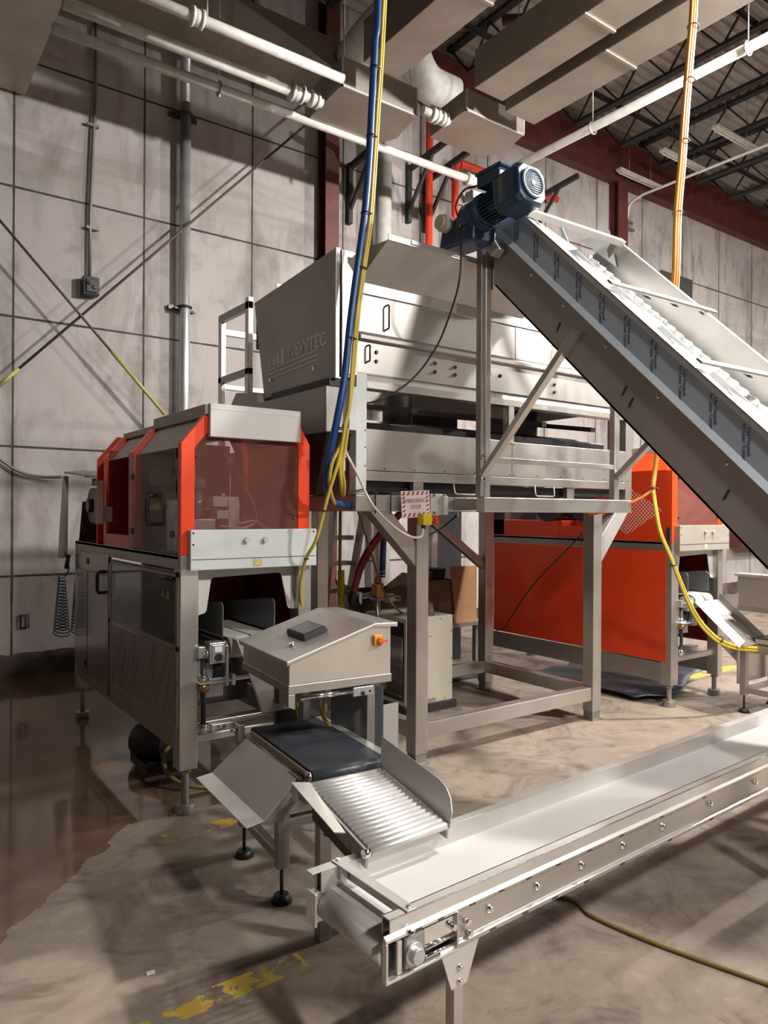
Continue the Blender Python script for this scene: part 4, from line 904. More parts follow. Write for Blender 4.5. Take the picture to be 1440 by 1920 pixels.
# ============================================================ THE TWO ORANGE WRAPPING MACHINES
BEAM2 = simple('dull_beige_steel', (0.33, 0.305, 0.26), 0.45, 0.2, 0.06)
RP = [(0.0, 1.36), (0.0, 1.95), (0.135, 2.115), (0.69, 2.115), (0.77, 1.98), (0.77, 1.36)]
def rib_poly(w_):   # U-shaped rib following the chamfered outline
    inner = [(w_, 1.36), (w_, 1.93), (0.135+w_*0.45, 2.115-w_), (0.69-w_*0.45, 2.115-w_), (0.77-w_, 1.965), (0.77-w_, 1.36)]
    return RP+inner[::-1]
def wrapper(loc, first, label):
    T = thing('bag_wrapping_machine', label, 'machine', loc, 0, 'orange and grey bag wrapping machines')
    X, Y, _ = loc
    def B(mb, name, mat, par=None, bev=0.0): return mb.build(name, mat, par or T, bev, local=True)
    D = 2.25
    for x0, y0 in ((0, 0), (0.70, 0), (0, D-0.1), (0.70, D-0.1)):
        z0 = 0.235 if first else 0.18
        leg = B(MB().box(x0, x0+(0.1 if x0 == 0 else 0.075), y0, y0+0.1, z0, 1.29), 'corner_post', STEELV, None, 0.004)
        xc = x0+0.05 if x0 == 0 else x0+0.035
        B(MB().cyl((xc, y0+0.05, 0.04), (xc, y0+0.05, z0), 0.02, 14).cyl((xc, y0+0.05, z0-0.025), (xc, y0+0.05, z0-0.01), 0.032, 6).cyl((xc, y0+0.05, 0.0), (xc, y0+0.05, 0.05), 0.055, 20, 0.05), 'levelling_foot', SATIN, leg, 0.002)
    B(MB().box(0.0, 0.06, 0.1, D-0.1, 0.33 if first else 0.20, 0.455 if first else 0.36), 'side_beam', SATIN, None, 0.004)
    B(MB().box(0.71, 0.77, 0.1, D-0.1, 0.33 if first else 0.20, 0.455 if first else 0.36), 'side_beam', SATIN, None, 0.004)
    B(MB().box(0.0, 0.06, 0.0, D, 1.285, 1.36), 'side_beam', SATIN, None, 0.004)
    B(MB().box(0.71, 0.77, 0.0, D, 1.285, 1.36), 'side_beam', SATIN, None, 0.004)
    B(MB().box(0.1, 0.70, 0.03, 0.08, 0.36, 0.40), 'front_rail', STEEL, None, 0.003)
    B(MB().box(0.1, 0.70, 0.18, 0.26, 0.36, 0.42), 'front_rail', STEEL, None, 0.003)
    B(MB().box(0.0, 0.77, 0.03, D, 1.34, 1.36), 'deck_plate', STEEL)
    # front beam with two knobs and a warning sticker
    fb = B(MB().box(0.035, 0.79, -0.05, 0.02, 1.285, 1.497), 'front_beam', WHITEPAINT if first else BEAM2, None, 0.004)
    B(MB().box(0.04, 0.785, -0.052, -0.049, 1.340, 1.343), 'beam_seam', DARKSTEEL, fb)
    for x in (0.345, 0.455) if first else (0.40, 0.52): B(MB().cyl((x, -0.05, 1.44), (x, -0.075, 1.44), 0.014, 14), 'beam_knob', STEELB, fb)
    B(MB().box(0.39, 0.44, -0.0525, -0.05, 1.297, 1.337), 'warning_label', simple('pale_yellow_label', (0.50, 0.46, 0.30), 0.5), fb)
    B(MB().prism([(0.403, 1.305), (0.427, 1.305), (0.415, 1.328)], 'xz', -0.0535, -0.0525), 'warning_triangle', YPLAST, fb)
    for x, z in ((0.05, 1.48), (0.05, 1.42), (0.77, 1.48), (0.77, 1.41)): B(MB().bolt((x, -0.05, z), (0, -1, 0), 0.004, 0.004), 'beam_screw', DARKSTEEL, fb)
    # upper housing
    B(MB().prism(rib_poly(0.075), 'xz', 0.0, 0.05), 'front_arch', ORANGE, None, 0.003); wdg = [(0.0, 1.93), (0.0, 1.95), (0.135, 2.115), (0.16, 2.115)]
    if first:
        B(MB().prism(rib_poly(0.05), 'xz', 0.80, 0.90), 'middle_arch', ORANGE, None, 0.003)
        B(MB().prism([(p[0], p[1]) for p in RP], 'xz', 1.62, 1.64), 'rear_arch', ORANGE, None, 0.002)
        B(MB().prism(rib_poly(0.09), 'xz', 1.40, 1.46), 'rear_arch', ORANGE, None, 0.003)
        B(MB().box(0.0, 0.05, 0.9, 1.42, 1.36, 1.44), 'orange_sill', ORANGE, None, 0.003)
        B(MB().box(0.30, 0.32, 0.92, 1.40, 1.37, 2.08), 'inner_orange_panel', simple('shaded_orange_interior', (0.34, 0.02, 0.008), 0.5), None)  # orange darkened in its colour for the shade inside the housing
        B(MB().box(0.02, 0.32, 1.385, 1.40, 1.37, 2.0), 'inner_orange_panel', simple('shaded_orange_interior', (0.34, 0.02, 0.008), 0.5), None)
    B(MB().box(0.755, 0.765, 0.05, 1.62, 1.36, 2.0), 'orange_side_wall', PERF)
    if not first:
        B(MB().box(0.001, 0.008, 0.051, 0.78, 1.36, 1.95), 'orange_side_wall', PERF)
        B(MB().plate([(0.001, 0.051, 1.95), (0.001, 0.78, 1.95), (0.135, 0.78, 2.112), (0.135, 0.051, 2.112)], 0.006), 'sloped_panel', ORANGE)
        B(MB().box(-0.002, 0.0, 0.05, 2.05, 0.37, 1.285), 'orange_lower_panel', ORANGE)['label'] = 'large flat orange lower side panel'
        B(MB().box(0.0, 0.25, 1.2, 2.1, 1.36, 1.52), 'orange_box', ORANGE, None, 0.004)
        B(MB().cyl((-0.02, 1.32, 1.66), (0.35, 1.32, 1.66), 0.15, 28), 'film_reel', simple('dark_film_reel_side', (0.03, 0.02, 0.025), 0.3))
        B(MB().box(0.0, 0.6, 1.9, 2.2, 1.36, 2.05), 'unwinder_housing', DARKSTEEL, None, 0.01)
        B(MB().box(0.01, 0.10, 0.92, 1.25, 1.36, 1.47), 'orange_box', ORANGE, None, 0.004)
        B(MB().cyl((0.02, 0.80, 1.46), (0.25, 0.80, 1.46), 0.085, 24).cyl((0.0, 0.80, 1.46), (0.02, 0.80, 1.46), 0.05, 20), 'reel_motor', BLACK, None, 0.006)
        B(MB().cyl((0.02, 0.92, 1.66), (0.25, 0.92, 1.66), 0.15, 24), 'film_reel', simple('dark_film_reel', (0.06, 0.03, 0.03), 0.3))
    # roof and front cap
    B(MB().box(0.13, 0.695, 0.0, 0.83, 2.10, 2.165), 'roof_panel', COVER, None, 0.003)
    B(MB().box(0.13, 0.695, 0.84, 1.46, 2.085, 2.125), 'roof_panel', COVER, None, 0.003)
    cap = B(MB().box(0.145, 0.69, -0.035, 0.0, 1.99, 2.167), 'front_cap', COVER, None, 0.003)
    B(MB().box(0.146, 0.689, -0.037, -0.035, 2.137, 2.140), 'cap_seam', SIGNW, cap)
    # front window
    fw_ = B(MB().box(0.075, 0.70, 0.006, 0.012, 1.49, 2.03), 'front_window', TINT)
    for x, z in ((0.08, 1.88), (0.08, 1.55), (0.665, 1.885), (0.665, 1.55)): B(MB().box(x, x+0.018, -0.002, 0.006, z, z+0.015), 'window_clip', CHROME, fw_)
    if first:
        B(MB().plate([(0.020, 0.05, 1.93), (0.020, 0.80, 1.93), (0.150, 0.80, 2.095), (0.150, 0.05, 2.095)], 0.005), 'sloped_panel', SATIN)['label'] = 'grey sloped panel between the orange arches'
        B(MB().plate([(0.020, 0.90, 1.93), (0.020, 1.40, 1.93), (0.150, 1.40, 2.08), (0.150, 0.90, 2.08)], 0.005), 'sloped_panel', SATIN)
        d = B(MB().box(-0.010, -0.004, 0.06, 0.86, 1.365, 1.93), 'side_door', GLASS)
        b = MB(); b.tube([(-0.01, 0.36, 1.52), (-0.05, 0.36, 1.52), (-0.06, 0.36, 1.54), (-0.06, 0.36, 1.66), (-0.05, 0.36, 1.68), (-0.01, 0.36, 1.68)], 0.012, 10); B(b, 'door_handle', BLACK, d)
        for y in (0.10, 0.80):
            for z in (1.47, 1.80): B(MB().box(-0.016, -0.002, y-0.022, y+0.022, z-0.018, z+0.018), 'hinge', BLACK, d)
        # inner front mechanism
        B(MB().box(0.10, 0.30, 0.25, 0.50, 1.36, 1.55), 'machine_block', ALU, None, 0.006)
        B(MB().box(0.12, 0.20, 0.30, 0.42, 1.78, 1.90).box(0.13, 0.19, 0.32, 0.40, 1.90, 2.0), 'cream_actuator', CREAM, None, 0.01)
        B(MB().cyl((0.165, 0.33, 1.55), (0.165, 0.33, 1.78), 0.010, 12).cyl((0.195, 0.36, 1.55), (0.195, 0.36, 1.78), 0.010, 12), 'guide_rod', CHROME)
        B(MB().cyl((0.26, 0.42, 1.56), (0.26, 0.42, 1.70), 0.028, 16).cyl((0.26, 0.42, 1.70), (0.26, 0.42, 1.73), 0.018, 12).cyl((0.26, 0.42, 1.73), (0.26, 0.42, 1.86), 0.045, 18, 0.05), 'blue_cylinder', simple('lilac_cylinder', (0.20, 0.22, 0.45), 0.25, 0.2))
        B(MB().box(0.39, 0.46, 0.28, 0.40, 1.36, 1.66).box(0.30, 0.46, 0.29, 0.39, 1.62, 1.68).box(0.32, 0.40, 0.28, 0.38, 1.55, 1.60).box(0.27, 0.40, 0.33, 0.35, 1.605, 1.612), 'sealing_head', CREAM, None, 0.006)
        B(MB().cyl((0.425, 0.34, 1.68), (0.425, 0.34, 1.90), 0.004, 8).box(0.405, 0.445, 0.33, 0.35, 1.88, 1.92), 'thin_rod', SIGNW)
        B(MB().cyl((0.38, 0.34, 1.68), (0.38, 0.34, 1.70), 0.014, 12), 'knob', STEELB)
        b = MB(); b.tube(spline([(0.40, 0.2, 1.52), (0.5, 0.16, 1.54), (0.58, 0.2, 1.50), (0.66, 0.3, 1.50)], 6), 0.006, 6); b.tube(spline([(0.30, 0.2, 1.51), (0.42, 0.15, 1.50), (0.52, 0.18, 1.53)], 6), 0.006, 6); b.tube(spline([(0.54, 0.5, 1.84), (0.60, 0.4, 1.66), (0.62, 0.35, 1.50)], 6), 0.004, 6); B(b, 'loose_wiring', CREAM)
        B(MB().cyl((0.12, 0.60, 1.67), (0.30, 0.60, 1.67), 0.04, 16), 'inner_reel', CREAM)
        B(MB().plate([(0.10, 0.50, 1.66), (0.22, 0.50, 1.66), (0.26, 0.56, 1.38), (0.10, 0.56, 1.38)], 0.002), 'film_sheet', glass('clear_film', (0.5, 0.5, 0.5), 0.35))
        B(MB().box(0.10, 0.70, 1.0, 1.02, 1.60, 1.70).box(0.10, 0.40, 0.78, 0.80, 1.75, 1.85), 'inner_bar', simple('ochre_bar', (0.35, 0.22, 0.03), 0.5))
        B(MB().box(0.34, 0.40, 0.80, 0.85, 1.36, 2.05).box(0.32, 0.76, 1.1, 1.12, 1.36, 2.05), 'inner_frame', simple('inner_red_brown_frame', (0.22, 0.05, 0.035), 0.5))
        # lower side: window frame above smudged panel, then rear section with handle
        fr = B(MB().box(-0.006, 0.0, 0.02, 1.30, 1.245, 1.275).box(-0.006, 0.0, 0.02, 1.30, 0.86, 0.885).box(-0.006, 0.0, 0.02, 0.05, 0.86, 1.275).box(-0.006, 0.0, 1.26, 1.30, 0.86, 1.275), 'window_frame', SATIN, None, 0.001)
        B(MB().box(-0.001, 0.002, 0.04, 1.27, 0.88, 1.25), 'window_pane', GLASSD, fr)
        B(MB().box(-0.008, 0.0, 0.06, 1.26, 1.262, 1.272), 'window_bar', DARKSTEEL, fr)
        b = MB().box(-0.0025, -0.0010, 0.12, 0.155, 1.12, 1.155); b = MB().prism([(0.15, 1.12), (0.205, 1.12), (0.178, 1.185)], 'yz', -0.003, -0.001); B(b, 'warning_triangle', simple('dull_yellow_print', (0.40, 0.33, 0.08), 0.5), fr)
        b = MB().prism([(0.235, 1.125), (0.28, 1.125), (0.258, 1.175)], 'yz', -0.003, -0.001); B(b, 'warning_triangle', simple('dull_yellow_print', (0.40, 0.33, 0.08), 0.5), fr)
        B(MB().tube([(0.0, 0.10, 1.235), (-0.02, 0.10, 1.235), (-0.02, 0.22, 1.235), (0.0, 0.22, 1.235)], 0.012, 8), 'window_catch', BLACK, fr)
        B(MB().box(-0.004, 0.0, 0.03, 1.29, 0.46, 0.855), 'lower_panel', SMUDGE, None, 0.001)
        B(MB().box(-0.002, 0.01, 1.30, 1.325, 0.36, 1.285), 'dark_gap', BLACK)
        rp = B(MB().box(-0.004, 0.0, 1.33, 2.22, 0.40, 1.285), 'rear_panel', brushed('glossy_grey_panel', (0.46, 0.43, 0.41), 0.2, 0.7), None, 0.001)
        b = MB(); b.tube([(-0.005, 1.40, 1.04), (-0.045, 1.40, 1.04), (-0.055, 1.40, 1.06), (-0.055, 1.40, 1.16), (-0.045, 1.40, 1.18), (-0.005, 1.40, 1.18)], 0.012, 10); B(b, 'door_handle', BLACK, rp)
        B(MB().box(-0.006, -0.004, 1.33, 2.2, 1.155, 1.160).box(-0.006, -0.004, 1.86, 1.865, 0.42, 1.15), 'panel_seam', DARKSTEEL, rp)
        B(MB().box(-0.010, -0.004, 1.83, 1.88, 1.205, 1.245).box(-0.010, -0.004, 1.88, 1.93, 0.46, 0.50), 'hinge', BLACK, rp)
        # rear film unwinder
        B(MB().cyl((0.05, 1.98, 1.63), (0.45, 1.98, 1.63), 0.13, 28).cyl((0.02, 1.98, 1.63), (0.05, 1.98, 1.63), 0.05, 16), 'film_reel', simple('dark_film_reel_rear', (0.05, 0.04, 0.045), 0.3))
        B(MB().box(0.06, 0.42, 1.975, 1.985, 1.50, 1.76), 'reel_core', CHROME)
        B(MB().plate([(0.02, 2.12, 1.66), (0.42, 2.12, 1.66), (0.42, 2.25, 1.28), (0.02, 2.25, 1.28)], 0.003), 'printed_film', simple('printed_film_web', (0.09, 0.06, 0.045), 0.3, 0.0, 0.9, 9))
        B(MB().plate([(-0.06, 2.36, 1.88), (0.10, 2.36, 1.90), (0.30, 1.70, 1.84), (0.05, 1.70, 1.82)], 0.012), 'feed_plate', SATIN)
        B(MB().plate([(-0.06, 2.40, 1.86), (-0.02, 2.40, 1.86), (-0.02, 2.42, 1.22), (-0.09, 2.42, 1.22)], 0.012), 'film_arm', SATIN)
        B(MB().cyl((0.05, 2.0, 1.84), (0.45, 2.0, 1.84), 0.03, 14).cyl((0.05, 2.2, 1.87), (0.45, 2.2, 1.87), 0.025, 14).cyl((0.0, 1.8, 1.80), (0.4, 1.8, 1.80), 0.03, 14), 'guide_roller', CHROME)
        B(MB().plate([(-0.012, 1.44, 1.80), (-0.012, 1.66, 1.80), (-0.012, 1.66, 1.50), (-0.012, 1.44, 1.50)], 0.004), 'clear_guard', glass('clear_guard_plastic', (0.5, 0.5, 0.5), 0.25))
        B(MB().box(-0.004, -0.001, 1.24, 1.46, 1.52, 1.62), 'info_plate', simple('dull_info_plate', (0.20, 0.10, 0.085), 0.5))
    else:
        B(MB().box(-0.03, -0.01, 0.0, 0.03, 1.37, 1.48), 'hinge_block', DARKSTEEL)
        B(MB().box(0.10, 0.60, 0.3, 0.5, 1.36, 1.56), 'machine_block', ALU, None, 0.006)
        B(MB().box(0.05, 0.40, 0.5, 0.52, 1.58, 1.86), 'inner_bar', simple('ochre_bar_two', (0.35, 0.24, 0.05), 0.5))
    # outfeed: front plate with cut-out, belts, grey guides, gear box, spindles
    fp = [(0.09, 1.285), (0.70, 1.285), (0.70, 1.03), (0.665, 1.035), (0.655, 1.05), (0.615, 1.235), (0.60, 1.245), (0.205, 1.235), (0.19, 1.225), (0.165, 1.06), (0.155, 1.045), (0.09, 1.03)]
    B(MB().prism(fp, 'xz', 0.05, 0.056), 'cutout_plate', COVER, None, 0.001)
    B(MB().box(0.06, 0.742, 0.80, 0.805, 0.46, 1.28), 'smoked_inner_panel', GASKET)
    B(MB().box(0.70, 0.735, 0.052, 0.056, 0.9, 1.28), 'slotted_strip', STEELB)
    B(MB().box(0.742, 0.748, 0.10, 0.80, 0.46, 1.28), 'smoked_side_panel', GASKET)
    for x0 in (0.26, 0.40):
        bl = MB(); bl.box(x0, x0+0.125, 0.0, 1.0, 0.90, 0.915); bl.box(x0, x0+0.125, 0.0, 1.0, 0.80, 0.815)
        bl.tube([(x0, 0.0, 0.857), (x0+0.125, 0.0, 0.857)], 0.058, 20); B(bl, 'outfeed_belt', BELTW)
    B(MB().cyl((0.235, -0.0, 0.857), (0.255, 0, 0.857), 0.05, 18).cyl((0.388, 0, 0.857), (0.397, 0, 0.857), 0.05, 18).cyl((0.53, 0, 0.857), (0.55, 0, 0.857), 0.035, 18), 'belt_pulley', CHROME)
    def guide(x, y1, name='side_guide'):
        b = MB(); b.prism([(0.0, 0.93), (0.0, 1.08), (0.02, 1.10), (0.05, 1.10), (0.75, 1.02), (0.75, 0.92), (0.02, 0.92)], 'yz', x, x+0.006); B(b, name, GREYPL, None, 0.001)
    guide(0.235, 0.7); guide(0.545, 0.7)
    gb = B(MB().box(0.14, 0.225, -0.06, 0.02, 0.79, 0.90).box(0.15, 0.215, -0.065, -0.06, 0.80, 0.89), 'outfeed_gear_box', ALU, None, 0.006)
    B(MB().cyl((0.185, -0.066, 0.825), (0.185, -0.075, 0.825), 0.02, 16), 'shaft_plug', BLACK, gb)
    B(MB().cyl((0.14, -0.02, 0.84), (0.125, -0.02, 0.84), 0.03, 16).cyl((0.125, -0.02, 0.84), (0.11, -0.02, 0.84), 0.018, 12), 'shaft_hub', CHROME, gb)
    B(MB().box(0.165, 0.205, -0.0665, -0.065, 0.852, 0.880), 'rating_plate', SIGNW, gb)
    B(MB().box(0.09, 0.13, -0.03, 0.02, 0.82, 0.88).box(0.235, 0.25, -0.05, 0.0, 0.66, 0.86).box(0.10, 0.24, 0.0, 0.012, 0.60, 0.86), 'motor_bracket', ALU, None, 0.003)
    B(MB().box(0.09, 0.40, -0.05, 0.02, 0.685, 0.693).box(0.27, 0.29, -0.05, -0.02, 0.66, 0.72), 'shelf_plate', STEELB, None, 0.002)
    B(MB().cyl((0.125, -0.01, 0.42), (0.125, -0.01, 0.82), 0.013, 14), 'threaded_spindle', DARKSTEEL)
    B(MB().cyl((0.125, -0.01, 0.64), (0.125, -0.01, 0.684), 0.03, 18), 'brass_nut', BRASS)
    B(MB().cyl((0.125, -0.01, 0.694), (0.125, -0.01, 0.73), 0.022, 16).cyl((0.125, -0.01, 0.42), (0.125, -0.01, 0.47), 0.024, 16).cyl((0.16, -0.02, 0.693), (0.16, -0.02, 0.71), 0.01, 6), 'spindle_collar', CHROME)
    B(MB().cyl((0.18, 0.05, 0.75), (0.26, 0.05, 0.75), 0.07, 20), 'drive_motor', BLACK)
    B(MB().box(0.15, 0.60, 0.45, 0.80, 0.44, 0.70), 'inner_housing', DARKSTEEL, None, 0.01)
    # steel slide under the belts
    if first:
        sl = MB(); sl.plate([(0.30, -0.045, 0.905), (0.60, -0.045, 0.905), (0.37, -0.64, 0.665), (0.145, -0.655, 0.665)], 0.004)
        sl.plate([(0.30, -0.045, 0.905), (0.145, -0.655, 0.665), (0.15, -0.64, 0.70), (0.28, -0.05, 0.935)], 0.003)
        B(sl, 'outfeed_slide', STEELB)
    else:
        sl = MB(); sl.plate([(0.30, -0.07, 0.86), (0.58, -0.07, 0.86), (0.50, -0.50, 0.56), (0.18, -0.50, 0.56)], 0.004)
        sl.plate([(0.22, -0.07, 0.86), (0.30, -0.07, 0.90), (0.21, -0.50, 0.60), (0.12, -0.50, 0.56)], 0.004)
        sl.plate([(0.58, -0.07, 0.86), (0.50, -0.50, 0.56), (0.51, -0.50, 0.62), (0.60, -0.07, 0.92)], 0.004)
        B(sl, 'outfeed_slide', SATIN)
    return T
W1 = wrapper((1.37, 3.70, 0), True, 'orange wrapping machine at left with clear side door and pale blue front beam')
W2 = wrapper((5.41, 3.46, 0), False, 'orange wrapping machine at right with solid orange side panel')

# blue coiled air hoses hanging at the rear corner of the left machine
def coil(loc, z0, z1, n, r, lab):
    t = thing('coiled_air_hose', lab, 'hose', loc, 0, 'coiled air hoses')
    pts = []
    for i in range(n*12+1):
        a = i*2*pi/12; f = i/(n*12); rad = r*(0.45+0.75*f)
        pts.append((loc[0]+rad*cos(a), loc[1]+rad*sin(a), z0+(z1-z0)*f+0.02*sin(a*1.0)))
    MB().tube(pts, 0.0045, 6).build('coil', simple('dark_blue_hose', (0.012, 0.04, 0.09), 0.35), t)
    MB().tube(spline([(loc[0]+0.02, loc[1], 1.27), (loc[0]+0.05, loc[1], 1.15), (loc[0]+r*0.5, loc[1], z0)], 6), 0.005, 6).build('hose_tail', BLACK, t)
    MB().cyl((loc[0]+0.03, loc[1], 1.14), (loc[0]+0.05, loc[1], 1.25), 0.016, 10).build('hose_grip', BLACK, t)
coil((1.29, 6.02, 0.62), 1.08, 0.64, 18, 0.05, 'coiled blue air hose at far left, the one further from the machine')
coil((1.42, 6.06, 0.62), 1.08, 0.64, 18, 0.045, 'coiled blue air hose at far left, the one against the grey panel')

# things on the floor beneath the left machine
t = thing('floor_pump', 'black round motor lying in the dark under the left machine', 'motor', (1.55, 4.5, 0))
MB().cyl((1.50, 4.75, 0.12), (1.62, 4.5, 0.12), 0.11, 20).build('motor_body', BLACK, t, 0.01)
MB().box(1.45, 1.70, 4.45, 4.8, 0, 0.03).build('motor_base', DARKSTEEL, t)
tag(MB().tube(spline([(1.62, 4.45, 0.16), (1.5, 4.30, 0.14), (1.46, 4.12, 0.08), (1.55, 4.0, 0.03), (1.7, 3.95, 0.015)], 8), 0.012, 8).build('floor_cable', OLIVE), 'dull yellow cable looping on the floor under the left machine', 'cable')

# ============================================================ CHECKWEIGHERS
def checkweigher(loc, rz, label, first=True):
    T = thing('checkweigher', label, 'checkweigher', loc, rz, 'stainless checkweighers')
    def B(mb, name, mat, par=None, bev=0.0): return mb.build(name, mat, par or T, bev, local=True)
    # local x runs along the belt width, y along its length (away from camera)
    BW, BL, BZ = 0.325, 0.66, 0.612
    belt = MB(); belt.box(0, BW, 0.015, BL-0.015, BZ-0.006, BZ); belt.box(0, BW, 0.015, BL-0.015, BZ-0.05, BZ-0.044)
    belt.tube([(0, 0.015, BZ-0.025), (BW, 0.015, BZ-0.025)], 0.025, 20); belt.tube([(0, BL-0.015, BZ-0.025), (BW, BL-0.015, BZ-0.025)], 0.025, 20)
    B(belt, 'weigh_belt', RUBBER)
    for x0 in (-0.014, BW+0.002):
        B(MB().box(x0, x0+0.012, 0.03, BL-0.03, BZ-0.045, BZ-0.008), 'belt_side_rail', STEEL, None, 0.002)
        B(MB().cyl((x0-0.004, 0.015, BZ-0.025), (x0+0.014, 0.015, BZ-0.025), 0.022, 18), 'belt_end_cap', CHROME)
    B(MB().box(-0.045, -0.018, 0.04, 0.13, BZ-0.075, BZ-0.03).cyl((-0.046, 0.06, BZ-0.05), (-0.055, 0.06, BZ-0.05), 0.007, 8).cyl((-0.046, 0.10, BZ-0.05), (-0.055, 0.10, BZ-0.05), 0.007, 8), 'belt_tensioner', DARKSTEEL, None, 0.003)
    # frame under the belt and pale cross channel at the back
    B(MB().box(-0.03, 0.0, 0.0, BL+0.12, BZ-0.12, BZ-0.06).box(BW, BW+0.03, 0.0, BL+0.12, BZ-0.12, BZ-0.06), 'base_frame', SATIN, None, 0.003)
    B(MB().box(-0.16, BW+0.02, BL+0.08, BL+0.11, BZ-0.02, BZ+0.012), 'rear_cross_bar', STEELB, None, 0.003)
    B(MB().box(-0.06, -0.03, BL+0.0, BL+0.06, BZ-0.06, BZ+0.015), 'corner_bracket', STEEL, None, 0.003)
    B(MB().cyl((-0.14, BL+0.07, BZ+0.0), (-0.10, BL+0.07, BZ+0.0), 0.01, 8).cyl((-0.09, BL+0.02, BZ-0.01), (-0.06, BL+0.02, BZ-0.01), 0.009, 8), 'clamp_screw', CHROME)
    B(MB().box(BW+0.015, BW+0.06, 0.0, BL+0.05, BZ-0.03, BZ-0.012), 'right_rail', STEELB, None, 0.002)
    # floor frame and feet
    for (x, y) in ((-0.01, 0.72), (-0.01, 0.27), (0.44, 0.72), (0.44, 0.27)):
        lg = B(MB().box(x-0.025, x+0.025, y-0.025, y+0.025, 0.14, BZ-0.10), 'leg', SATIN, None, 0.003)
        B(MB().cyl((x, y, 0.02), (x, y, 0.14), 0.008, 8).cyl((x, y, 0), (x, y, 0.03), 0.045, 18, 0.03), 'levelling_foot', BLACK, lg)
    B(MB().box(-0.01, 0.44, 0.70, 0.74, 0.16, 0.20).box(-0.01, 0.44, 0.25, 0.29, 0.30, 0.34).box(-0.03, 0.01, 0.27, 0.72, 0.16, 0.20).box(0.42, 0.46, 0.27, 0.72, 0.16, 0.20).box(0, 0.44, 0.25, 0.30, BZ-0.14, BZ-0.10), 'lower_rail', SATIN, None, 0.003)
    # reject tray on the left: bent sheet
    if first:
        B(MB().plate([(-0.045, 0.60, BZ-0.03), (-0.035, 0.05, BZ-0.03), (-0.185, 0.02, 0.455), (-0.20, 0.60, 0.455)], 0.003), 'side_tray', STEEL)['label'] = 'bent stainless side tray sloping down to the left'
        B(MB().plate([(-0.20, 0.60, 0.455), (-0.185, 0.02, 0.455), (-0.255, 0.015, 0.445), (-0.27, 0.60, 0.445)], 0.003), 'tray_lip', STEELB)
        B(MB().plate([(-0.035, 0.05, BZ-0.03), (-0.185, 0.02, 0.455), (-0.10, 0.05, 0.42), (-0.035, 0.05, 0.50)], 0.003), 'tray_gusset', SATIN)
    # uprights and control box
    z0, z1 = 0.85, 0.888
    bx0, bx1, by0, by1 = 0.0, 0.49, 0.235, 0.79
    B(MB().box(bx0, bx1, by0, by1, z0 if first else 0.81, z1 if first else 0.85), 'box_base', STEEL, None, 0.003)
    if not first: z0, z1 = 0.81, 0.85; 
    mx = (lambda a: a) if first else (lambda a: [(bx1-p[0], p[1]) for p in a])
    box = B(MB().prism(mx([(bx0+0.004, z1), (bx0+0.004, 0.982), (0.40, 1.105), (bx1-0.004, 1.102), (bx1-0.004, z1)]), 'xz', by0+0.004, by1-0.004), 'control_box', brushed('control_box_steel', (0.72, 0.69, 0.65), 0.33, 0.85, (1, 40, 40)), None, 0.004)
    lid = B(MB().prism(mx([(bx0-0.012, 0.968), (bx0-0.012, 0.988), (0.398, 1.115), (bx1+0.022, 1.112), (bx1+0.022, 1.092), (0.398, 1.102), (bx0-0.0, 0.976)]), 'xz', by0-0.012, by1+0.012), 'box_lid', STEELB, None, 0.003)
    # touch panel lying on the slope
    sl = Vector((0.41, 0, 0.127)).normalized(); sn = Vector((-sl.z, 0, sl.x))
    def lp(a, y, h): v = Vector((-0.012, 0, 0.988))+sl*a+sn*h; return (v.x, y, v.z)
    if first:
        scr = B(MB().hexa([lp(0.155, 0.38, 0.002), lp(0.275, 0.38, 0.002), lp(0.275, 0.58, 0.002), lp(0.155, 0.58, 0.002)], [lp(0.160, 0.385, 0.026), lp(0.270, 0.385, 0.026), lp(0.270, 0.575, 0.026), lp(0.160, 0.575, 0.026)]), 'touch_screen', BLACK, lid, 0.003)
        B(MB().plate([lp(0.168, 0.395, 0.0275), lp(0.262, 0.395, 0.0275), lp(0.262, 0.565, 0.0275), lp(0.168, 0.565, 0.0275)], 0.001), 'screen_glass', SCREEN, scr)
        c = Vector(lp(0.10, 0.39, 0.002)); B(MB().cyl(c, c+sn*0.012, 0.013, 14), 'lock_button', CHROME, lid)
        sw = B(MB().box(0.395, 0.435, by0-0.014, by0+0.004, 1.015, 1.062), 'switch_plate', OYEL, None, 0.003)
        B(MB().cyl((0.417, by0-0.014, 1.038), (0.417, by0-0.034, 1.038), 0.013, 14).bar((0.405, by0-0.036, 1.036), (0.445, by0-0.036, 1.042), 0.008, 0.010), 'rotary_switch', simple('orange_red_knob', (0.70, 0.13, 0.02), 0.4), sw)
        B(MB().cyl((0.055, by0+0.012, z0-0.022), (0.30, by0+0.012, z0-0.022), 0.013, 14), 'slide_rod', CHROME)
        B(MB().box(0.30, 0.40, by0+0.0, by0+0.03, z0-0.045, z0-0.005), 'clamp_block', ALU, None, 0.003)
        B(MB().cyl((0.345, by0, z0-0.034), (0.345, by0-0.004, z0-0.034), 0.009, 12).cyl((0.38, by0, z0-0.028), (0.38, by0-0.004, z0-0.028), 0.005, 8), 'block_screw', BLACK)
        B(MB().prism([(0.0, z0), (0.03, z0), (0.03, z0-0.065), (0.0, z0-0.05)], 'xz', by0+0.0, by0+0.10), 'box_bracket', STEEL, None, 0.002)
        B(MB().box(0.395, 0.435, by0+0.05, by0+0.11, BZ-0.15, z0), 'support_column', SATIN, None, 0.003); B(MB().box(0.20, 0.24, by0+0.30, by0+0.35, BZ+0.03, z0), 'support_column', SATIN, None, 0.003)
        B(MB().box(0.15, 0.40, 0.72, 0.76, BZ-0.1, z0), 'support_column', DARKSTEEL)
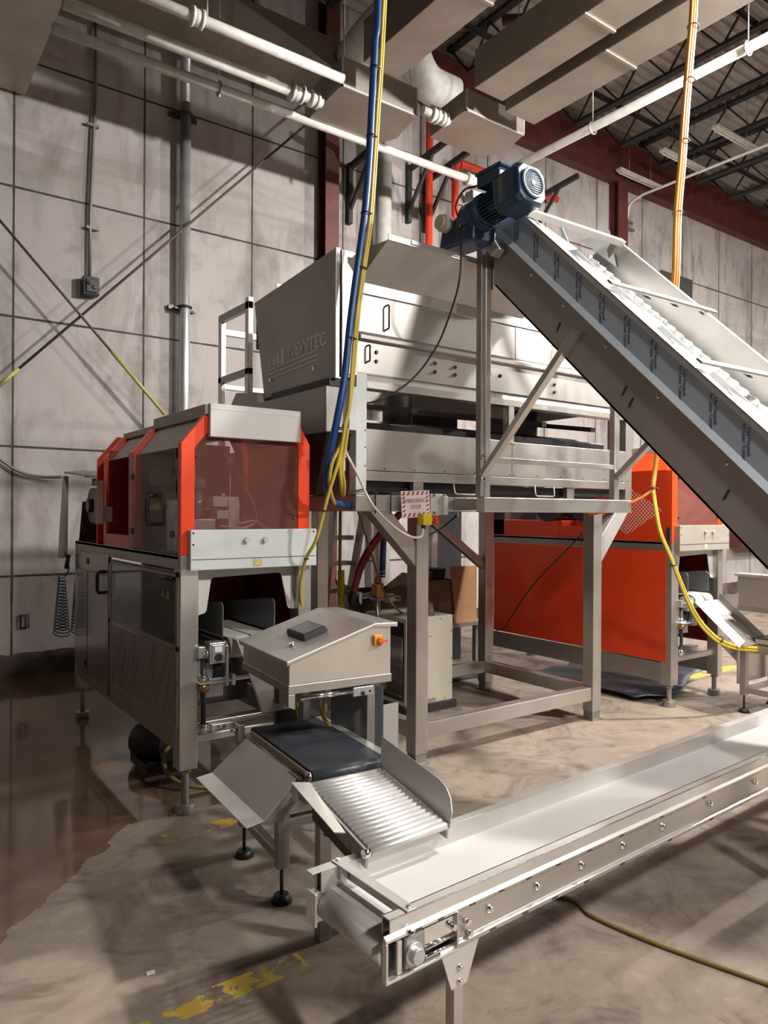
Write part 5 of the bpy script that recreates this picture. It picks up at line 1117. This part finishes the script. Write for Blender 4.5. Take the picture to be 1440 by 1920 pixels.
        B(MB().plate([(0.355, 0.56, 0.80), (0.52, 0.36, 0.80), (0.52, 0.36, 0.50), (0.355, 0.56, 0.58)], 0.003), 'inner_guard', GREYPL)
        B(MB().plate([(0.52, 0.36, 0.715), (0.615, 0.385, 0.71), (0.615, 0.385, 0.475), (0.52, 0.36, 0.48)], 0.003), 'front_guard', STEELB)
        B(MB().tube(spline([(0.27, 0.50, 0.83), (0.265, 0.49, 0.72), (0.275, 0.47, 0.66), (0.295, 0.44, 0.63)], 6), 0.008, 8), 'loadcell_cable', YELLOW)
        B(MB().tube(spline([(0.19, 0.60, 0.82), (0.195, 0.60, 0.70), (0.20, 0.60, 0.64)], 6), 0.005, 8), 'loadcell_cable', YELLOW)
    else:
        B(MB().box(0.04, 0.14, 0.3, 0.4, 0.20, z0), 'support_column', STEEL, None, 0.004)
        B(MB().prism([(-0.27, 0.555), (0.50, 0.555), (0.50, 0.22), (-0.03, 0.22), (-0.03, 0.40)], 'xz', 0.765, 0.771), 'side_tray', STEEL)
        B(MB().tube([(0.18, 0.29, 0.84), (0.18, 0.29, 0.62)], 0.008, 8).tube(spline([(0.18, 0.29, 0.80), (0.22, 0.28, 0.84), (0.30, 0.28, 0.85)], 5), 0.006, 6), 'loadcell_cable', YELLOW)
        B(MB().tube(spline([(-0.01, 0.20, 0.52), (-0.02, 0.19, 0.35), (0.0, 0.19, 0.25), (0.06, 0.2, 0.22)], 6), 0.005, 6), 'thin_cable', BLACK)
    return T
RZ = -radians(5.4)
checkweigher((1.405, 2.395, 0), RZ, 'stainless checkweigher with dark belt and touch screen in front of the left machine')
checkweigher((5.81, 2.34, 0), 0.0, 'stainless checkweigher cut by the right picture edge, yellow cables on it', first=False)

# roller table leading down to the long belt conveyor
R_ = thing('roller_table', 'short gravity roller table with silver rollers between belt scale and long conveyor', 'roller conveyor', (1.358, 2.335, 0), 0)
P0, P1 = Vector((1.352, 2.325, 0.590)), Vector((1.655, 2.300, 0.590))
Q0, Q1 = Vector((1.268, 1.815, 0.566)), Vector((1.575, 1.825, 0.566))
NR = 18
for k in range(NR):
    f = k/(NR-1); a = P0.lerp(Q0, f); c = P1.lerp(Q1, f)
    MB().tube([a, c], 0.0125, 14).build('roller', ROLLER, R_)
d0 = (Q0-P0).normalized(); ox = Vector((1, 0, 0))
b = MB(); b.bar(P0-ox*0.012-d0*0.03+Vector((0, 0, -0.02)), Q0-ox*0.012+d0*0.0+Vector((0, 0, -0.02)), 0.008, 0.055, ox); b.build('side_rail', SATIN, R_)
b = MB(); b.plate([P0+Vector((-0.055, 0.04, 0.012)), P0+Vector((0.0, 0.0, 0.012)), Q0+Vector((-0.004, 0.13, 0.010)), Q0+Vector((-0.035, 0.15, 0.012))], 0.003)
b.build('side_guide', STEELB, R_)
b = MB(); b.bar(P1+ox*0.010+Vector((0, 0, -0.02)), Q1+ox*0.010+Vector((0, 0, -0.02)), 0.008, 0.05, ox); b.build('side_rail', SATIN, R_)
gd = (Q1-P1); gu = Vector((0.38, 0.10, 0.92)).normalized(); g0 = P1+Vector((0.018, 0.0, -0.012))
b = MB(); b.plate([g0+gd*s_+gu*h_ for s_, h_ in ((0.0, 0.0), (-0.10, 0.03), (-0.18, 0.115), (0.78, 0.115), (0.88, 0.105), (0.95, 0.085), (1.0, 0.05), (1.01, 0.0))], 0.003)
b.build('right_guard', STEELB, R_)['label'] = 'upright stainless guard with rounded corner'
MB().cyl(Q0-ox*0.025, Q0-ox*0.005, 0.014, 14).build('end_bolt', CHROME, R_)
MB().box(1.27, 1.56, 1.90, 1.93, 0.525, 0.545).build('cross_member', DARKSTEEL, R_)
b = MB(); b.prism([(1.385, 0.575), (1.45, 0.575), (1.45, 0.47), (1.435, 0.44), (1.405, 0.44), (1.39, 0.47)], 'xz', 2.29, 2.295); b.build('leg_plate', SATIN, R_, 0.001)
lg = MB().box(1.395, 1.445, 2.32, 2.36, 0.0, 0.575).build('leg', SATIN, R_, 0.003)
MB().box(1.60, 1.65, 2.32, 2.36, 0.0, 0.565).build('leg', SATIN, R_, 0.003)
MB().bar((1.36, 2.30, 0.50), (1.285, 1.90, 0.505), 0.02, 0.05, (1, 0, 0)).build('angled_arm', DARKSTEEL, R_)
b = MB(); b.ring((1.413, 2.287, 0.50), (0, 1, 0), 0.020, 0.004, 20, 6); b.cyl((1.42, 2.318, 0.40), (1.42, 2.312, 0.40), 0.008, 10); b.build('round_slot', BLACK, R_)

# ============================================================ LONG BELT CONVEYOR
CZ = 0.54
C_ = thing('belt_conveyor', 'long low stainless conveyor with wide white belt crossing the foreground', 'conveyor', (1.125, 1.519, 0), radians(2.3))
def B(mb, name, mat, par=None, bev=0.0): return mb.build(name, mat, par or C_, bev, local=True)
CL, CWD = 4.4, 0.358
B(MB().box(0.0, CL, 0.0, 0.034, CZ-0.004, CZ).box(0.0, CL, 0.0, 0.004, CZ-0.036, CZ), 'side_rail_top', STEELB, None, 0.001)
B(MB().box(0.0, CL, 0.030, 0.034, CZ-0.05, CZ), 'inner_skirt', STEEL)
B(MB().prism([(0.004, CZ-0.036), (0.0, CZ-0.036), (-0.010, CZ-0.044), (-0.010, CZ-0.052), (0.0, CZ-0.058), (0.0, CZ-0.135), (-0.012, CZ-0.140), (-0.012, CZ-0.152), (0.0, CZ-0.156), (0.004, CZ-0.156)], 'yz', 0.235, CL), 'side_beam', STEEL, None, 0.001)
B(MB().prism([(0.004, CZ-0.036), (0.0, CZ-0.036), (-0.010, CZ-0.044), (-0.010, CZ-0.052), (0.0, CZ-0.058), (0.004, CZ-0.058)], 'yz', -0.02, 0.235).box(-0.02, 0.235, -0.014, 0.004, CZ-0.156, CZ-0.148).box(-0.022, -0.016, -0.014, 0.004, CZ-0.156, CZ-0.052), 'bearing_frame', STEELB, None, 0.001)
B(MB().box(0.228, 0.234, -0.014, 0.004, CZ-0.15, CZ-0.05), 'end_upright', STEEL)
B(MB().box(-0.03, CL, CWD-0.032, CWD+0.002, CZ-0.004, CZ), 'side_rail_top', STEELB, None, 0.001)
B(MB().box(0.0, CL, CWD-0.036, CWD-0.032, CZ-0.065, CZ), 'inner_skirt', STEELB)
B(MB().box(0.0, CL, CWD-0.01, CWD, CZ-0.156, CZ-0.004), 'side_beam', STEEL, None, 0.001)
B(MB().box(-0.025, 0.12, CWD-0.03, CWD-0.0, CZ-0.15, CZ-0.06).box(-0.03, -0.022, CWD-0.05, CWD+0.0, CZ-0.15, CZ-0.055), 'bearing_frame', STEELB, None, 0.002)
# belt loop with end roller
bt = MB(); bt.box(0.035, CL, 0.036, CWD-0.036, CZ-0.066, CZ-0.060); bt.box(0.035, CL, 0.036, CWD-0.036, CZ-0.152, CZ-0.147)
bt.tube([(0.035, 0.036, CZ-0.106), (0.035, CWD-0.036, CZ-0.106)], 0.046, 28)
B(bt, 'belt', BELTW)
B(MB().box(0.058, 0.092, 0.0, CWD, CZ+0.001, CZ+0.004).box(0.088, 0.092, 0.034, CWD-0.034, CZ-0.045, CZ+0.001), 'cross_flat', STEELB, None, 0.001)
for y in (0.015, CWD-0.012): B(MB().cyl((0.075, y, CZ+0.004), (0.075, y, CZ+0.009), 0.006, 8), 'cross_screw', CHROME)
B(MB().box(0.06, 0.085, CWD-0.05, CWD-0.034, CZ-0.04, CZ), 'corner_bracket', STEELB)
# take-up bearing, threaded rod, window
tb = B(MB().box(0.045, 0.115, -0.010, 0.02, CZ-0.145, CZ-0.06), 'take_up_bearing', SATIN, None, 0.006)
B(MB().cyl((0.072, -0.01, CZ-0.106), (0.072, -0.035, CZ-0.106), 0.021, 20).cyl((0.072, -0.01, CZ-0.106), (0.072, -0.018, CZ-0.106), 0.030, 20), 'bearing_cap', ALU, tb, 0.002)
B(MB().box(0.02, 0.034, -0.008, 0.0, CZ-0.145, CZ-0.06), 'adjuster_bar', STEELB, tb)
B(MB().box(0.115, 0.228, -0.004, 0.006, CZ-0.108, CZ-0.060).cyl((0.115, -0.006, CZ-0.112), (0.228, -0.006, CZ-0.112), 0.006, 8).cyl((0.115, -0.006, CZ-0.135), (0.228, -0.006, CZ-0.135), 0.006, 8), 'tension_rod', CHROME, tb)
B(MB().box(0.0, 0.235, 0.022, 0.028, CZ-0.15, CZ-0.05), 'inner_plate', DARKSTEEL)
for bx, bz in ((0.215, 0.085), (0.27, 0.09), (0.28, 0.125)): B(MB().cyl((bx, -0.02, CZ-bz), (bx, 0.0, CZ-bz), 0.009, 6), 'frame_bolt', CHROME)
for x in (0.37, 0.58, 0.80, 1.03, 1.28, 1.62, 2.0, 2.4):
    B(MB().bolt((x, 0.0, CZ-0.09), (0, -1, 0), 0.009, 0.012), 'frame_bolt', CHROME)
for x in (0.08, 0.16, 0.28, 0.40, 0.52, 0.66, 0.82, 1.0, 1.25, 1.55):
    B(MB().box(x, x+0.022, -0.0115, -0.009, CZ-0.050, CZ-0.046), 'slot_hole', DARKSTEEL)
for x in (0.36, 0.50, 0.64, 0.80, 1.0, 1.3, 1.6):
    B(MB().box(x, x+0.026, -0.0130, -0.011, CZ-0.149, CZ-0.143), 'slot_hole', DARKSTEEL)
B(MB().bolt((0.06, -0.012, CZ-0.045), (0, -0.5, 1), 0.008, 0.012), 'frame_bolt', CHROME)
# legs with gusset plates
for x in (0.245, 3.4, 4.2):
    for y, sgn in ((-0.004, -1), (CWD+0.004, 1)):
        if x < 1 and sgn > 0: continue
        lg = B(MB().box(x-0.018, x+0.018, min(y, y-sgn*0.035), max(y, y-sgn*0.035), 0.03, CZ-0.15), 'leg', STEELV, None, 0.002)
        B(MB().prism([(x-0.075, CZ-0.138), (x+0.085, CZ-0.138), (x+0.03, CZ-0.265), (x-0.03, CZ-0.265)], 'xz', y-0.002 if sgn < 0 else y, y+0.0 if sgn < 0 else y+0.002), 'gusset_plate', STEELB, lg, 0.001)
        for gz in (0.21, 0.25): B(MB().bolt((x, y+sgn*0.002, CZ-gz), (0, sgn, 0), 0.007, 0.01), 'gusset_bolt', CHROME, lg)
        B(MB().box(x-0.04, x+0.04, y-0.04, y+0.04, 0.0, 0.03), 'foot', SATIN, lg, 0.004)
    if x > 1: B(MB().box(x-0.012, x+0.012, 0.0, CWD, 0.12, 0.15), 'leg_brace', STEEL)

tag(MB().tube(spline([(2.0, 2.3, 0.009), (2.369, 2.017, 0.009), (2.36, 1.85, 0.009), (2.388, 1.649, 0.009), (2.44, 1.45, 0.009), (2.506, 1.234, 0.009), (2.6, 0.9, 0.009)], 8), 0.0085, 8).build('extension_cord', OLIVE), 'dusty yellow cord lying on the floor in front of the long conveyor', 'cord')

# ============================================================ BEHIND AND UNDER THE STAND
D_ = thing('air_dryer', 'cream metal cabinet with black grille side standing inside the frame legs', 'air dryer', (3.74, 4.8, 0))
MB().box(3.50, 3.98, 4.53, 5.10, 0.06, 0.755).build('cabinet', CREAM, D_, 0.005)
b = MB().box(3.495, 3.50, 4.56, 5.07, 0.10, 0.72); b.build('grille_backing', BLACK, D_)
b = MB()
for k in range(34): b.cyl((3.488, 4.57+k*0.015, 0.12), (3.488, 4.57+k*0.015, 0.60), 0.0018, 5)
for z in (0.14, 0.26, 0.38, 0.5, 0.6): b.cyl((3.488, 4.565, z), (3.488, 5.075, z), 0.0022, 5)
b.build('wire_grille', SATIN, D_)
MB().box(3.60, 3.76, 4.526, 4.53, 0.595, 0.60).box(3.62, 3.80, 4.526, 4.53, 0.07, 0.10).build('front_slot', simple('olive_grey_label', (0.28, 0.28, 0.22), 0.5), D_)
for x, z in ((3.53, 0.73), (3.85, 0.73), (3.965, 0.62), (3.965, 0.40), (3.965, 0.2), (3.90, 0.08)): MB().bolt((x, 4.53, z), (0, -1, 0), 0.004, 0.003).build('screw', DARKSTEEL, D_)
MB().box(3.48, 4.0, 4.50, 5.13, 0.0, 0.06).build('base_tray', DARKSTEEL, D_)
t = thing('pipe_manifold', 'tangle of metal pipe fittings and brass valve on top of the low table', 'pipe fittings', (3.65, 5.1, 0.76))
MB().tube([(3.52, 4.95, 0.755), (3.52, 4.95, 1.0)], 0.022, 10).tube([(3.2, 4.95, 0.90), (3.75, 4.95, 0.86)], 0.022, 10).build('pipe_run', SATIN, t)
MB().box(3.48, 3.56, 4.91, 4.99, 0.88, 1.0).cyl((3.52, 4.95, 1.0), (3.52, 4.95, 1.06), 0.03, 12).build('brass_valve', BRASS, t, 0.006)
MB().cyl((3.35, 4.95, 0.89), (3.44, 4.95, 0.88), 0.03, 12).cyl((3.60, 4.95, 0.87), (3.68, 4.95, 0.87), 0.035, 12).box(3.30, 3.33, 4.9, 5.0, 0.84, 0.94).build('pipe_union', ALU, t, 0.004)
MB().tube([(3.80, 4.60, 0.755), (3.80, 4.60, 0.84), (3.70, 4.65, 0.88)], 0.03, 12).build('pipe_run', SATIN, t)
MB().cyl((3.52, 4.9, 0.42), (3.47, 4.9, 0.90), 0.008, 8).build('drain_tube', SATIN, t)
t = thing('red_hose', 'dark red hose arching down behind the stand to a black elbow', 'hose', (3.2, 4.9, 0.9))
for dx in (0, 0.035): MB().tube(spline([(3.75+dx, 4.9, 1.62), (3.62+dx, 4.9, 1.52), (3.42+dx, 4.9, 1.33), (3.30+dx*0.8, 4.9, 1.15), (3.25+dx*0.6, 4.9, 1.0), (3.235+dx*0.5, 4.92, 0.93)], 6), 0.022, 10).build('hose', WINE, t)
MB().tube(spline([(3.245, 4.92, 0.95), (3.245, 4.92, 0.88), (3.28, 4.93, 0.85), (3.42, 4.94, 0.86)], 6), 0.034, 12).build('black_elbow', BLACK, t)
t = thing('blue_vertical_hose', 'dark blue hose dropping vertically under the stand brace into the brass valve', 'hose', (3.56, 4.9, 1.0))
MB().cyl((3.57, 4.93, 1.6), (3.55, 4.93, 1.05), 0.026, 12).build('hose', BLUEH, t)
MB().ring((3.55, 4.93, 1.10), (0, 0, 1), 0.028, 0.006, 16, 6).ring((3.55, 4.93, 1.07), (0, 0, 1), 0.028, 0.006, 16, 6).build('hose_clip', CHROME, t)
tag(MB().tube(spline([(3.25, 4.85, 1.6), (3.36, 4.84, 1.30), (3.47, 4.83, 1.0), (3.56, 4.82, 0.85), (3.68, 4.80, 0.74)], 8), 0.009, 8).build('green_grey_cable', OLIVE), 'olive cable hanging from the stand past the brass valve', 'cable')
tag(MB().tube(spline([(3.0, 3.75, 1.42), (3.18, 3.78, 1.47), (3.35, 3.8, 1.56), (3.42, 3.8, 1.62)], 8), 0.006, 8).build('black_cable', BLACK), 'thin black cable behind the emergency stop button', 'cable')
T_ = thing('low_table', 'low steel table behind the cream cabinet carrying cardboard boxes', 'table', (4.3, 5.7, 0))
MB().box(3.45, 5.15, 5.35, 6.3, 0.47, 0.51).build('table_top', STEEL, T_, 0.003)
for x, y in ((3.5, 5.4), (5.05, 5.4), (3.5, 6.2), (5.05, 6.2)): MB().box(x, x+0.05, y, y+0.05, 0, 0.47).build('leg', SATIN, T_)
def carton(name, lab, x0, x1, y0, y1, z0, z1, mat, flaps, mat2=None):
    t = thing(name, lab, 'box', ((x0+x1)/2, (y0+y1)/2, z0), 0, 'cardboard boxes on the low table')
    b = MB(); w_ = 0.006
    b.box(x0, x1, y0, y0+w_, z0, z1).box(x0, x1, y1-w_, y1, z0, z1).box(x0, x0+w_, y0, y1, z0, z1).box(x1-w_, x1, y0, y1, z0, z1).box(x0, x1, y0, y1, z0, z0+w_)
    b.build('carton', mat, t)
    for f in flaps: MB().plate(f, 0.004).build('flap', mat2 or mat, t)
carton('cardboard_box', 'open cardboard box with a bright brown upright flap beside the rear frame leg', 4.45, 4.80, 5.45, 5.85, 0.51, 0.93, CARDD,
       [[(4.80, 5.42, 0.51), (5.06, 5.40, 0.51), (5.06, 5.40, 1.06), (4.72, 5.42, 1.06)]], CARD)
carton('cardboard_box', 'open cardboard box with spread flaps behind the brass valve', 3.70, 4.25, 5.45, 5.85, 0.51, 0.86, CARDD,
       [[(3.70, 5.45, 0.86), (4.25, 5.45, 0.86), (4.0, 5.25, 0.93), (3.52, 5.30, 0.84)], [(3.70, 5.45, 0.86), (3.70, 5.85, 0.86), (3.60, 5.75, 0.97), (3.50, 5.35, 0.87)], [(4.25, 5.85, 0.86), (4.25, 5.45, 0.86), (4.42, 5.45, 0.99), (4.42, 5.8, 0.99)]])
t = thing('black_bucket', 'small black bucket standing on the cardboard box', 'bucket', (4.72, 5.55, 0.93))
MB().cyl((4.70, 5.60, 0.80), (4.70, 5.60, 1.03), 0.085, 22, 0.095).build('bucket', BLACK, t)
MB().ring((4.70, 5.60, 1.03), (0, 0, 1), 0.096, 0.006).build('rim', DARKSTEEL, t)
tag(MB().box(5.0, 5.35, 5.95, 6.3, 0, 1.7).build('dark_cabinet', DARKSTEEL, bevel=0.01), 'tall dark cabinet behind the rear frame leg', 'cabinet')
tag(MB().tube(spline([(5.38, 4.34, 1.42), (5.36, 4.45, 1.30), (5.35, 4.9, 0.9), (5.35, 5.2, 0.55), (5.35, 5.3, 0.42), (5.36, 5.42, 0.38)], 8), 0.007, 8).build('black_cable', BLACK), 'black cable hanging across the orange lower panel of the right machine', 'cable')
# crumpled dark mat under the right machine
b = MB(); nx, ny = 26, 12; o = len(b.v)
for i in range(nx+1):
    for j in range(ny+1):
        u, v = i/nx, j/ny
        x = 5.35+u*1.2; y = 3.75+v*1.3-0.1*sin(u*5)
        z = 0.02+0.10*max(0, u-0.35)*max(0, 1-abs(v-0.1)*2.2)*(1+0.6*sin(u*12+v*4))+0.012*(1+sin(u*17+v*9))+0.09*max(0, u-0.7)*2
        b.v.append(Vector((x, y, z)))
for i in range(nx):
    for j in range(ny):
        a = o+i*(ny+1)+j; b.f.append([a, a+ny+1, a+ny+2, a+1]); b.sm.append(True)
mt = b.build('floor_mat', MATT); mt.modifiers.new('thick', 'SOLIDIFY').thickness = 0.006
tag(mt, 'crumpled dark rubber mat on the floor under the right machine', 'mat')
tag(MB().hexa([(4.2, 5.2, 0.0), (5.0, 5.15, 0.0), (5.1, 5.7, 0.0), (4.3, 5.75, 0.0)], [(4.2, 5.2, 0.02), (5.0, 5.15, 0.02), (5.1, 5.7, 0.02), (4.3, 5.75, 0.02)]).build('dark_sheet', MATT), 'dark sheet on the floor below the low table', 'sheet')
